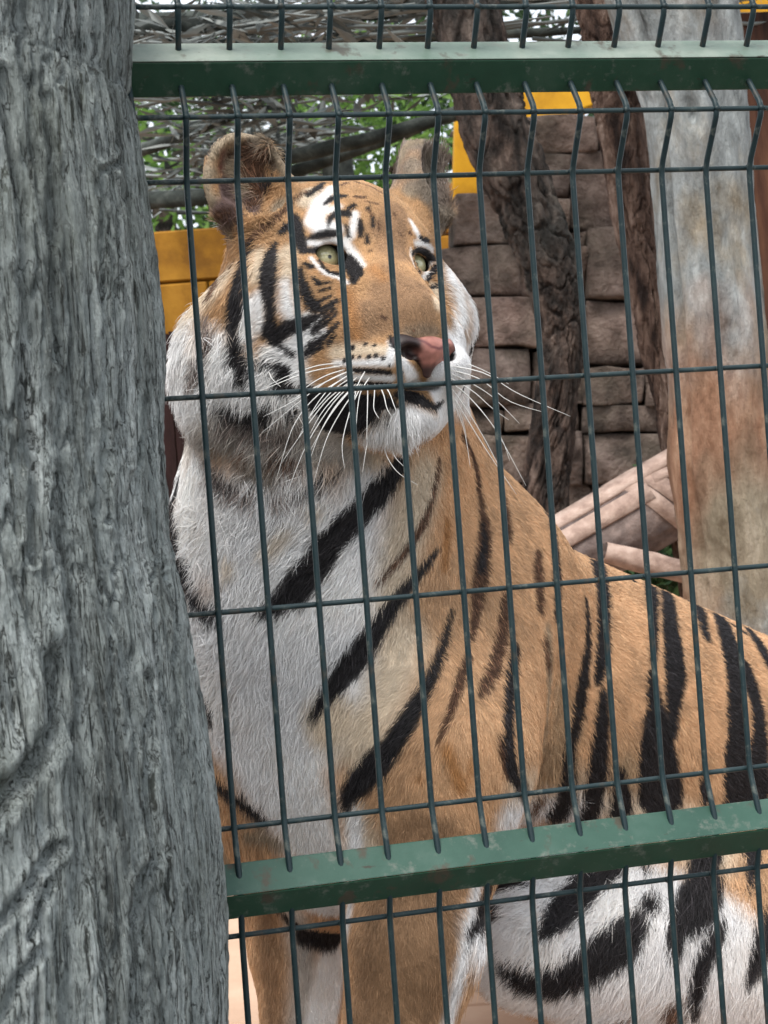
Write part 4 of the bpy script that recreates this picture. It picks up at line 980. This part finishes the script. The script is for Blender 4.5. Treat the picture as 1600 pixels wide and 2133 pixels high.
def hit(px, py, tree=None):
    d = pc(px, py, 1.0); d = d / np.linalg.norm(d)
    h = (tree or bvh).ray_cast(Vector((0, 0, 0)), Vector(d))
    if h[0] is None:
        best = None
        for t in (1.85, 1.95, 2.05, 2.15, 2.3, 2.45, 2.6):
            q = d * t / d[1]; f = (tree or bvh).find_nearest(Vector(q), .07)
            if f[0] is not None and (best is None or f[3] < best[3]): best = f
        h = best or (None, None)
    return (np.array(h[0]), np.array(h[1])) if h[0] is not None else (None, None)
def lay(path, tree=None, width=False):
    pts, rad = [], []
    path = list(path)
    if len(path) == 1: path = path * 2
    for (x0, y0, r0), (x1, y1, r1) in zip(path[:-1], path[1:]):
        L = math.hypot(x1 - x0, y1 - y0); n = max(2, int(L / max(2.0, 0.35 * min(r0, r1))) + 1)
        for f in np.linspace(0, 1, n):
            q, nn = hit(x0 + (x1 - x0) * f, y0 + (y1 - y0) * f, tree)
            if q is None: continue
            ax_ = x0 + (x1 - x0) * f; ay_ = y0 + (y1 - y0) * f
            wide = 1.0 + .70 * float(sstep(930, 1080, ax_)) * float(ay_ < 1760) + .38 * float(ay_ > 900) + (.35 if ay_ <= 900 and r0 >= 2 else 0)
            pts.append(q); rad.append((r0 + (r1 - r0) * f) * q[1] / FPX * (wide if width else 1.0))
    return np.array(pts), np.array(rad)
laid = []
def solid(col, soft, *pts):
    pts = list(pts)
    if len(pts) == 1: pts = pts * 2
    S, Rr = [], []
    for (a, ra), (b, rb) in zip(pts[:-1], pts[1:]):
        for f in np.linspace(0, 1, 6):
            q = np.array(bvh.find_nearest(Vector(a + (b - a) * f))[0]); S.append(q); Rr.append(ra + (rb - ra) * f)
    laid.append((np.array(col), soft, np.array(S), np.array(Rr)))
for s in (-1,):
    solid(W, .03, (H(s * .205, -.14, -.09), .045), (H(s * .20, -.13, -.16), .055), (H(s * .17, -.12, -.18), .04))
solid(W, .03, (H(.18, -.05, -.05), .04), (H(.19, -.08, -.10), .045), (H(.14, -.02, -.10), .03))
solid(W, .02, (H(.10, .03, -.13), .035), (H(.09, .05, -.16), .03))
solid(W, .02, (H(-.12, .0, -.17), .04), (H(-.09, .02, -.20), .03)); solid(C, .03, (H(-.16, -.10, -.03), .03), (H(-.17, -.12, -.06), .03))
for s in (-1, 1):
    c0, ax = EARDIR[s]
    for t0 in np.linspace(-.9, 3.9, 9): solid(CH, .014, (c0 + ax[0] * .054 * math.cos(t0) + ax[2] * .068 * math.sin(t0) + ax[1] * .006, .014))
solid((.24, .195, .165), .02, (EARDIR[1][0] - EARDIR[1][1][2] * .03, .045), (EARDIR[1][0] + EARDIR[1][1][2] * .07, .05))
solid(Gy, .012, (EARDIR[1][0] + EARDIR[1][1][1] * .03 - EARDIR[1][1][2] * .02, .025), (EARDIR[1][0] - EARDIR[1][1][2] * .04 + EARDIR[1][1][1] * .03, .03))
solid(W, .03, (pc(375, 880, 2.05), .05), (pc(360, 960, 2.08), .06), (pc(350, 1000, 2.1), .06))
solid(W, .03, (pc(360, 900, 2.1), .06), (pc(340, 1100, 2.12), .07), (pc(360, 1300, 2.15), .07), (pc(400, 1500, 2.15), .06))
for col, soft, p in marks:
    s, r = lay(p, None, col[0] < .09)
    if len(s): laid.append((np.array(col), soft, s, r))
for s in (-1, 1):
    g = GAZE[s]; a_ = np.cross(g, HU); a_ /= np.linalg.norm(a_); b_ = np.cross(a_, g)
    ring = [EYES[s] + g * .014 + a_ * .0235 * math.cos(t) + b_ * .0180 * math.sin(t) for t in np.linspace(0, 2 * math.pi, 28)]
    laid.append((np.array(K), .003, np.array(ring), np.full(28, .0072)))
for s in (-1, 1): solid(K, .004, (H(s * .029, .118, -.128), .013), (H(s * .034, .108, -.126), .012))
# the hidden side of the face repeats the cheek stripes
def mirror_head(s):
    l = s - HE; return s - 2 * (l @ HR)[:, None] * HR
extra = []
for col, soft, p in marks:
    if col is K and all(430 < q[0] < 660 and 440 < q[1] < 830 for q in p):
        s, r = lay(p)
        if not len(s): continue
        m = mirror_head(s); m = np.array([np.array(bvh.find_nearest(Vector(q))[0]) for q in m])
        cpx = 800 + m[:, 0] / m[:, 1] * FPX
        if (m - HE) @ HF < -.02 if False else True:
            k = ((m - HE) @ HR > .135)
            if k.any(): extra.append((np.array(col), soft, m[k], r[k]))
laid += extra
def coat(Q, jit, hairs=False):
    """colour of the coat at surface points"""
    l = Q - HE; dhead = np.linalg.norm(l, axis=1)
    n1 = fbm(Q * 9, 3, 50)[:, None]; n2 = fbm(Q * 40, 2, 51)[:, None]
    col = np.array(O)[None] * (1 + .16 * n1 + .10 * n2)
    face = (1 - sstep(.20, .27, dhead))[:, None]
    col = col * (1 - face) + face * np.array((.44, .265, .135)) * (1 + .16 * n1 + .12 * n2)
    hr_, hf_, hu_ = l @ HR, l @ HF, l @ HU          # far cheek ruff is white below the eye
    far_w = (sstep(.10, .13, hr_) * sstep(.01, -.03, hu_) * sstep(-.20, -.165, hu_) * sstep(-.20, -.16, hf_) * (1 - sstep(.05, .08, hf_)) * (1 - sstep(.29, .33, dhead)))[:, None]
    pad_w = (sstep(.015, .03, hr_) * sstep(.03, .06, hf_) * sstep(-.085, -.105, hu_) * sstep(-.24, -.2, hu_) * (1 - sstep(.24, .27, dhead)))[:, None]
    far_w = np.maximum(far_w, pad_w)
    col = col * (1 - far_w) + far_w * np.array(W)
    Qj = Q + jit
    for c, soft, s, r in laid:
        sf = soft * (1.5 if hairs and c[0] < .15 else 1.0)
        m = r.max() + sf
        lo, hi = s.min(0) - m, s.max(0) + m
        idx = np.nonzero(((Qj > lo) & (Qj < hi)).all(1))[0]
        if not len(idx): continue
        best = np.full(len(idx), 9.0)
        q = Qj[idx]
        for a in range(len(s)):
            best = np.minimum(best, np.sqrt(((q - s[a]) ** 2).sum(1)) - r[a])
        al = (1 - sstep(-sf * .5, sf * .5, best))[:, None]
        if hairs and c[0] < .15: al = np.where(al > RNG.uniform(.12, .88, al.shape), 1 - (1 - al) * .3, al * .25)
        cc = c[None] * np.ones((len(idx), 1))
        if c[0] > .75: cc = cc * (1 - np.clip(n1[idx] + .1, 0, 1) * np.array([[.04, .07, .11]]))
        elif hairs and c[0] < .15: cc = cc * (1 + RNG.exponential(1.1, (len(idx), 1)))
        tint = 1 + .12 * n1[idx] if c[0] > .2 else 1.0
        col[idx] = col[idx] * (1 - al) + al * cc * tint
    for s in (-1, 1):
        d = np.linalg.norm((Q - EYES[s]) * 1.0 + HU * .0012, axis=1); al = (1 - sstep(.0268, .0290, d))[:, None]
        col = col * (1 - al) + al * np.array(K)
    return np.clip(col, .004, .9)

# ------------------------------------------------------------------ build the tiger
def fur_mat(name, rough):
    m, nt, b = base_mat(name, rough, 0.25)
    a = nt.nodes.new('ShaderNodeAttribute'); a.attribute_name = 'coat'
    nt.links.new(a.outputs['Color'], b.inputs['Base Color'])
    b.inputs['Sheen Weight'].default_value = 0.0
    return m
M_skin = fur_mat('coat_skin', 0.8); M_fur = fur_mat('coat_fur', 0.55)
tiger = empty('tiger', c2w(pc(900, 1066, 2.25)) * np.array([1, 1, 0]), 'striped orange tiger sitting behind the mesh, head turned to the right', 'tiger')
TB = np.array(tiger.location)
skincol = coat(TV, np.zeros(3))
body = mesh_obj('body', c2w(TV), TF, M_skin, tiger, True, attr={'coat': np.c_[skincol, np.ones(len(skincol))]})

# eyes: ball with iris and pupil
def eye(s):
    c = EYES[s] + (GAZE[s] * .004 if s > 0 else 0); R = .0212
    g = GAZE[s]
    a = np.cross(g, HU); a /= np.linalg.norm(a); b = np.cross(a, g)
    V, F, colr = [], [], []
    nr, ns = 40, 40
    for i in range(nr + 1):
        ph = math.pi * i / nr
        deg = math.degrees(ph)
        rb = R + (.0012 * max(0, math.cos(ph * 1.9)) if deg < 47 else 0)
        for k in range(ns):
            t = 2 * math.pi * k / ns
            V.append(c + rb * (math.cos(ph) * g + math.sin(ph) * (math.cos(t) * a + math.sin(t) * b)))
            n = random.uniform(.85, 1.15)
            if deg < 8.5: q = (.004, .004, .004)
            elif deg < 46: f = (deg - 8.5) / 38; q = tuple(n * x for x in (.60 - .16 * f, .58 - .16 * f, .34 - .10 * f))
            elif deg < 58: q = (.02, .018, .012)
            else: q = (.12, .07, .05)
            colr.append((*q, 1))
    for i in range(nr):
        for k in range(ns): F.append((i * ns + k, (i + 1) * ns + k, (i + 1) * ns + (k + 1) % ns, i * ns + (k + 1) % ns))
    m, nt, bs = base_mat('eye_surface', 0.08, 0.6)
    at = nt.nodes.new('ShaderNodeAttribute'); at.attribute_name = 'coat'; nt.links.new(at.outputs['Color'], bs.inputs['Base Color'])
    bs.inputs['Coat Weight'].default_value = 1.0; bs.inputs['Coat Roughness'].default_value = 0.02
    return mesh_obj('eye', c2w(np.array(V)), np.array(F), m, tiger, True, attr={'coat': np.array(colr)})
eye(-1); eye(1)

# nose leather
NP = []
_keep = prims; prims = NP
ell(H(0, .125, -.120), AXH, (.027, .016, .015), .012)
for s in (-1, 1):
    ell(H(s * .029 if s < 0 else .025, .116, -.121), rotax(AXH, yaw=-36 * s), (.018, .017, .018), .012)
cone(H(0, .128, -.124), H(0, .124, -.150), .013, .005, .014)
for s in (-1, 1):
    ell(H(s * .029, .137, -.126), rotax(AXH, yaw=-34 * s, roll=18 * s), (.0115, .018, .0085), .006, -1)
    cone(H(s * .036, .126, -.129), H(s * .050, .108, -.122), .005, .003, .005, -1)
prims = _keep
lo = np.min([bbox(p)[0] for p in NP[:4]], axis=0) - .01; hi = np.max([bbox(p)[1] for p in NP[:4]], axis=0) + .01
NV, NF = surface(NP, *[np.arange(a, b, .0014) for a, b in zip(lo, hi)])
NV, _ = relax(NP, NV, 2)
nbvh = BVHTree.FromPolygons([Vector(v) for v in NV], [tuple(int(i) for i in f) for f in NF])
ncol = np.array((.36, .15, .12))[None] * (1 + .25 * fbm(NV * 160, 3, 60))[:, None]
for colr, soft, p in (((.025, .012, .012), .006, [(812, 704, 28), (840, 708, 24), (856, 708, 16), (868, 716, 8)]), ((.025, .012, .012), .007, [(806, 718, 18), (828, 732, 22), (850, 746, 20), (868, 758, 15), (879, 778, 12), (885, 796, 12)]), ((.16, .05, .045), .005, [(900, 775, 8), (905, 760, 6)]), ((.12, .03, .035), .004, [(850, 708, 3), (866, 706, 3), (885, 712, 3), (900, 722, 3), (915, 726, 3), (935, 720, 3)]), ((.025, .012, .012), .006, [(884, 792, 9), (888, 800, 8)])):
    s, r = lay(p, nbvh)
    if len(s):
        dd = np.min(np.sqrt(((NV[:, None] - s[None]) ** 2).sum(-1)) - r[None], axis=1)
        al = (1 - sstep(-soft * .5, soft * .5, dd))[:, None]; ncol = ncol * (1 - al) + al * np.array(colr)
nl = NV - HE; lr_ = nl @ HR; lu_ = nl @ HU; lf_ = nl @ HF
edge_ = np.maximum.reduce([sstep(-.010, -.022, lr_), sstep(.030, .040, lr_), sstep(-.136, -.146, lu_), sstep(.128, .112, lf_) * .8])[:, None]
ncol = ncol * (1 - .93 * edge_) + .93 * edge_ * np.array((.022, .012, .012))
m_n, nt_n, b_n = base_mat('nose_leather', 0.5, 0.4)
at_n = nt_n.nodes.new('ShaderNodeAttribute'); at_n.attribute_name = 'coat'; nt_n.links.new(at_n.outputs['Color'], b_n.inputs['Base Color'])
bump(nt_n, b_n, noise(nt_n, coords(nt_n), 420, 3, .6), .35, .001)
mesh_obj('nose', c2w(NV), NF, m_n, tiger, True, attr={'coat': np.c_[ncol, np.ones(len(ncol))]})

# ------------------------------------------------------------------ fur: every hair is a curve with the colour of the skin at its root
anch = [  # photo place, direction (right, down, away), length mm, lift
    (880, 660, -.2, -1, .5, 9, .06), (830, 560, -.2, -1, .5, 9, .06), (850, 620, -.2, -1, .5, 9, .06), (780, 620, -.4, -1, .5, 9, .08), (760, 690, -.7, -.6, .4, 9, .1), (780, 430, -.2, -1, .6, 8, .25), (700, 375, -.4, -.6, .8, 10, .3), (850, 440, .1, -1, .6, 8, .25),
    (640, 640, -1, .3, .3, 11, .25), (690, 600, -1, .2, .3, 10, .12), (560, 600, -.8, .7, .3, 18, .3), (480, 620, -.7, .9, .2, 26, .35), (400, 680, -1, .6, 0, 42, .5), (375, 740, -1, .7, 0, 44, .52), (380, 800, -.5, 1, 0, 32, .4),
    (450, 560, -.6, .9, .2, 22, .35), (430, 500, -.6, .5, .2, 16, .4), (760, 760, -1, .25, .3, 8, .1), (850, 780, -.3, .9, .1, 6, .2), (910, 800, .4, .9, 0, 6, .2), (840, 900, -.1, 1, .2, 30, .55), (780, 900, -.5, .9, .2, 28, .45), (890, 890, .3, 1, .2, 16, .5),
    (700, 860, -.9, .4, .3, 8, .25), (950, 620, 1, .3, .3, 22, .4), (960, 720, 1, .5, .3, 20, .4), (925, 560, .9, .1, .5, 14, .4), (945, 740, .6, .5, .3, 8, .2), (970, 760, .8, .4, .4, 8, .2), (960, 790, .5, .8, .3, 9, .2), (680, 500, -.3, -1, .4, 5, .2), (760, 545, -.1, -1, .5, 8, .08), (700, 590, -.8, .5, .3, 9, .12),
    (500, 800, -.7, .8, .2, 34, .4), (560, 880, -.6, .9, .1, 34, .4), (500, 930, -.6, .8, .1, 36, .45), (620, 980, -.3, 1, .1, 36, .4), (400, 960, -.6, .8, 0, 28, .4),
    (500, 1200, -.5, 1, 0, 32, .35), (600, 1450, -.3, 1, 0, 26, .3), (390, 1100, -1, .4, 0, 34, .55), (420, 1350, -.9, .6, 0, 32, .5), (700, 1300, -.5, 1, 0, 24, .3), (700, 1120, -.8, .6, 0, 26, .35), (800, 1150, -.7, .8, 0, 20, .3), (650, 1650, -.1, 1, 0, 22, .3),
    (880, 1200, -.5, .8, .1, 15, .25), (950, 1350, .3, 1, .2, 12, .2), (850, 1480, -.6, .7, .1, 15, .3), (1010, 1100, .6, .8, .4, 13, .25), (970, 950, .6, .8, .5, 14, .3), (1100, 1150, .8, .7, .4, 13, .25), (1200, 1250, .8, .6, .5, 13, .25), (1300, 1300, .8, .6, .5, 14, .25),
    (1400, 1400, .8, .6, .5, 14, .25), (1550, 1500, .8, .5, .5, 15, .25), (1250, 1450, .7, .7, .4, 15, .25), (1100, 1450, .6, .9, .3, 15, .25), (1100, 1620, .4, 1, .2, 24, .35), (1200, 1660, .3, 1, .1, 30, .4), (1400, 1620, .5, 1, .2, 20, .3), (1000, 1650, .3, 1, .1, 14, .25),
    (740, 1680, -.6, .8, 0, 20, .35), (860, 1750, 0, 1, 0, 10, .2), (860, 1950, .1, 1, 0, 9, .2), (730, 1900, -.4, .9, 0, 14, .35), (975, 1900, .5, .9, .1, 16, .35), (800, 2133, 0, 1, 0, 8, .2), (600, 2000, 0, 1, 0, 12, .25), (640, 2133, 0, 1, 0, 10, .25), (540, 1950, -.4, 1, 0, 12, .3),
    (1000, 1950, -.8, .6, 0, 34, .45), (1100, 2000, -.6, .8, 0, 34, .4), (1250, 1900, -.6, .6, .1, 34, .35), (1300, 2060, -.4, .9, 0, 36, .4), (1500, 1950, -.2, 1, .1, 34, .35), (1080, 1850, -.7, .5, .1, 30, .4), (1400, 1830, -.4, .9, .1, 32, .35), (1170, 2100, -.4, .9, 0, 34, .45),
    (440, 340, -.4, -.8, 0, 9, .3), (455, 420, -.5, -.5, -.1, 12, .4), (545, 330, -.5, .5, -.5, 30, .5), (530, 400, -.5, -.6, -.5, 34, .55), (580, 340, .5, -.8, .1, 9, .3), (480, 470, -.3, -.6, -.4, 30, .55), (510, 280, 0, -1, .2, 8, .3), (865, 310, 0, -1, .2, 9, .3), (890, 370, -.2, -.9, -.3, 30, .5), (560, 430, .2, -.7, -.2, 14, .4)]
AP, AD, AL, AF = [], [], [], []
for x, y, dx, dy, dz, ln, lf in anch:
    q, n = hit(x, y)
    if q is None: continue
    AP.append(q); v = np.array([dx, dz, -dy]); AD.append(v / np.linalg.norm(v)); AL.append(ln / 1000); AF.append(lf)
AP, AD, AL, AF = map(np.array, (AP, AD, AL, AF))
tri = np.concatenate([TF[:, [0, 1, 2]], TF[:, [0, 2, 3]]])
A_, B_, C_ = TV[tri[:, 0]], TV[tri[:, 1]], TV[tri[:, 2]]
cr = np.cross(B_ - A_, C_ - A_); area = np.linalg.norm(cr, axis=1) / 2
cen = (A_ + B_ + C_) / 3; tn = TN[tri[:, 0]]
facing = -(tn * cen).sum(1) / np.linalg.norm(cen, axis=1)      # coat is denser where a visitor at the fence can see it
wgt = area * np.where(facing > -.35, 1.0, .12)
wgt *= np.where(np.linalg.norm(cen - HE, axis=1) < .24, 3.2, 1.0)
py_ = 1066.5 - cen[:, 2] / cen[:, 1] * FPX; px_ = 800 + cen[:, 0] / cen[:, 1] * FPX
wgt *= np.where((py_ > 2350) | (px_ > 1900), .15, 1.0)
NH = 800000
cdf = np.cumsum(wgt); cdf /= cdf[-1]
ti = np.searchsorted(cdf, RNG.uniform(0, 1, NH)); u = RNG.uniform(0, 1, (NH, 2)); fl = u.sum(1) > 1; u[fl] = 1 - u[fl]
root = A_[ti] + (B_ - A_)[ti] * u[:, :1] + (C_ - A_)[ti] * u[:, 1:]
nrm = TN[tri[ti, 0]] * (1 - u.sum(1))[:, None] + TN[tri[ti, 1]] * u[:, :1] + TN[tri[ti, 2]] * u[:, 1:]
nrm /= np.linalg.norm(nrm, axis=1)[:, None]
ok = np.ones(NH, bool)
for s in (-1, 1): ok &= np.linalg.norm(root - EYES[s], axis=1) > .0262
nd = np.min([np.linalg.norm((root - H(r_, f_, u_)), axis=1) - q_ for r_, f_, u_, q_ in ((0, .128, -.121, .018), (-.030, .117, -.121, .0185), (.027, .117, -.121, .0185), (0, .126, -.141, .010))], axis=0)
ok &= nd > 0
ok &= root[:, 2] > -.84
root, nrm = root[ok], nrm[ok]; n = len(root)
flow = np.zeros((n, 3)); ln = np.zeros(n); lf = np.zeros(n)
for i in range(0, n, 20000):
    q = root[i:i + 20000]; d2 = ((q[:, None] - AP[None]) ** 2).sum(-1) + 1e-5; wq = 1 / d2 ** 2; wq /= wq.sum(1)[:, None]
    flow[i:i + 20000] = wq @ AD; ln[i:i + 20000] = wq @ AL; lf[i:i + 20000] = wq @ AF
cl = np.stack([fbm(root * 75, 3, 70 + k) for k in range(3)], -1)
wild = np.clip(ln / .022, .25, 1.2)[:, None]
flow = flow + .48 * cl * wild + RNG.normal(0, .22, (n, 3)) * wild
flow -= nrm * (flow * nrm).sum(1)[:, None]; flow /= np.linalg.norm(flow, axis=1)[:, None] + 1e-9
dh = np.linalg.norm(root - HE, axis=1)
ln = ln * np.where((dh < .24) & (ln < .020), .62, 1.0) * RNG.uniform(.6, 1.15, n) * .85
lf = np.clip(lf + RNG.normal(0, .10, n), .05, .9)
hc = coat(root + flow * (ln * .45)[:, None] + np.array([0, 0, -.04]) * ln[:, None], RNG.normal(0, 1, (n, 3)) * np.clip(ln * .07, .0006, .0022)[:, None], True)
guard = RNG.uniform(0, 1, n) < .13
tuft = fbm(root * np.array([95, 95, 45]), 3, 91)[:, None]
vr = np.where(hc[:, :1] > .6, .5, 1.0)
hc *= (1 + vr * (RNG.uniform(.76, 1.18, (n, 1)) - 1)) * (1 + .20 * vr * tuft)
hc = np.where(guard[:, None], hc * (1 + vr * (RNG.uniform(.75, 1.35, (n, 1)) - 1)), hc); hc = np.clip(hc, .004, .86)
ln = np.where(guard, ln * RNG.uniform(.95, 1.2, n), ln)
L = ln[:, None]
p0 = root - nrm * .001
p1 = root + (flow * .30 + nrm * (.30 * lf[:, None] + .04)) * L
p2 = root + (flow * .66 + nrm * (.48 * lf[:, None] + .04)) * L + np.array([0, 0, -.06]) * L
p3 = root + (flow * 1.0 + nrm * (.55 * lf[:, None] + .02)) * L + np.array([0, 0, -.16]) * L
pts = c2w(np.stack([p0, p1, p2, p3], 1).reshape(-1, 3)) - TB
hcu = bpy.data.hair_curves.new('fur'); hcu.add_curves([4] * n)
hcu.position_data.foreach_set('vector', pts.astype(np.float32).ravel())
ra = hcu.attributes.get('radius') or hcu.attributes.new('radius', 'FLOAT', 'POINT')
rw = np.clip(.00026 + ln * .004, .00028, .00036) * np.where(guard, 1.3, 1.0)
ra.data.foreach_set('value', (rw[:, None] * np.array([1.0, .95, .7, .12])[None]).astype(np.float32).ravel())
ca = hcu.attributes.new('coat', 'FLOAT_COLOR', 'CURVE'); ca.data.foreach_set('color', np.c_[hc, np.ones(n)].astype(np.float32).ravel())
hcu.materials.append(M_fur)
fo = bpy.data.objects.new('fur', hcu); link(fo, tiger); fo['kind'] = 'stuff'

# ------------------------------------------------------------------ whiskers, each a tapering hair of its own
M_wh, nt_w, b_w = base_mat('whisker', 0.35, 0.5); b_w.inputs['Base Color'].default_value = (.82, .81, .78, 1)
def whisker(ppx, out):
    q, nn = hit(ppx[0][0], ppx[0][1])
    if q is None: q = pc(ppx[0][0], ppx[0][1], 1.86)
    d0 = q[1]; m = len(ppx); P3 = [q]
    for i, (x, y) in enumerate(ppx[1:], 1):
        f = i / (m - 1); P3.append(pc(x, y, d0 + out * math.sin(f * 1.6)))
    P3 = np.array(P3); t = np.linspace(0, m - 1, 14); i0 = np.clip(t.astype(int), 0, m - 2); f = (t - i0)[:, None]
    g = lambda k: P3[np.clip(k, 0, m - 1)]
    c = .5 * (2 * g(i0) + (g(i0 + 1) - g(i0 - 1)) * f + (2 * g(i0 - 1) - 5 * g(i0) + 4 * g(i0 + 1) - g(i0 + 2)) * f ** 2 + (3 * g(i0) - 3 * g(i0 + 1) + g(i0 + 2) - g(i0 - 1)) * f ** 3)
    V, F = tube(c2w(c), list(np.linspace(.00085, .00022, 14)), 5)
    mesh_obj('whisker', V, F, M_wh, tiger, True)
near = [[(712, 762), (640, 776), (540, 815), (480, 842)], [(705, 757), (660, 762), (600, 783), (535, 815)], [(715, 778), (680, 795), (627, 834), (545, 902)], [(722, 785), (660, 825), (610, 890), (575, 1002)],
        [(726, 798), (680, 835), (634, 895), (588, 962)], [(735, 798), (690, 845), (636, 932), (590, 1050)], [(722, 775), (670, 800), (600, 842), (548, 868)], [(738, 775), (690, 806), (655, 850), (620, 915)],
        [(742, 799), (700, 845), (665, 905), (640, 975)], [(748, 799), (722, 822), (683, 873), (640, 950)], [(755, 800), (731, 851), (713, 924), (718, 976)], [(766, 800), (766, 830), (765, 870), (764, 922)],
        [(781, 800), (780, 822), (779, 852), (790, 872)], [(760, 774), (746, 800), (738, 830), (728, 870)], [(730, 772), (690, 790), (640, 815), (600, 838)], [(744, 786), (705, 820), (670, 860), (645, 905)],
        [(752, 799), (715, 850), (680, 915), (655, 1000)], [(718, 770), (680, 782), (640, 805), (612, 835)], [(770, 786), (752, 815), (745, 850), (742, 890)], [(735, 785), (695, 812), (650, 862), (628, 892)],
        [(790, 800), (800, 825), (806, 850), (815, 866)], [(800, 800), (812, 820), (820, 842), (826, 856)]]
for q in near: whisker(q, -.075)
far_ = [[(938, 762), (1010, 778), (1080, 820), (1188, 867)], [(936, 770), (1000, 790), (1060, 835), (1130, 858)], [(940, 778), (985, 800), (1030, 830), (1082, 882)], [(936, 795), (985, 835), (1035, 900), (1096, 1012)],
        [(934, 800), (970, 850), (1010, 915), (1046, 985)], [(930, 805), (965, 860), (1015, 940), (1076, 1030)], [(938, 755), (970, 757), (1015, 775), (1060, 800)], [(934, 785), (985, 815), (1025, 850), (1060, 875)],
        [(932, 800), (950, 850), (968, 900), (980, 975)], [(930, 790), (980, 830), (1040, 905), (1062, 960)], [(926, 806), (950, 840), (965, 880), (972, 910)]]
for q in far_: whisker(q, .03)
for q in ([(800, 915), (806, 950), (830, 985), (870, 1010)], [(815, 918), (822, 950), (845, 975)], [(770, 905), (762, 940), (755, 985)], [(560, 770), (566, 788), (585, 806)]): whisker(q, -.02)
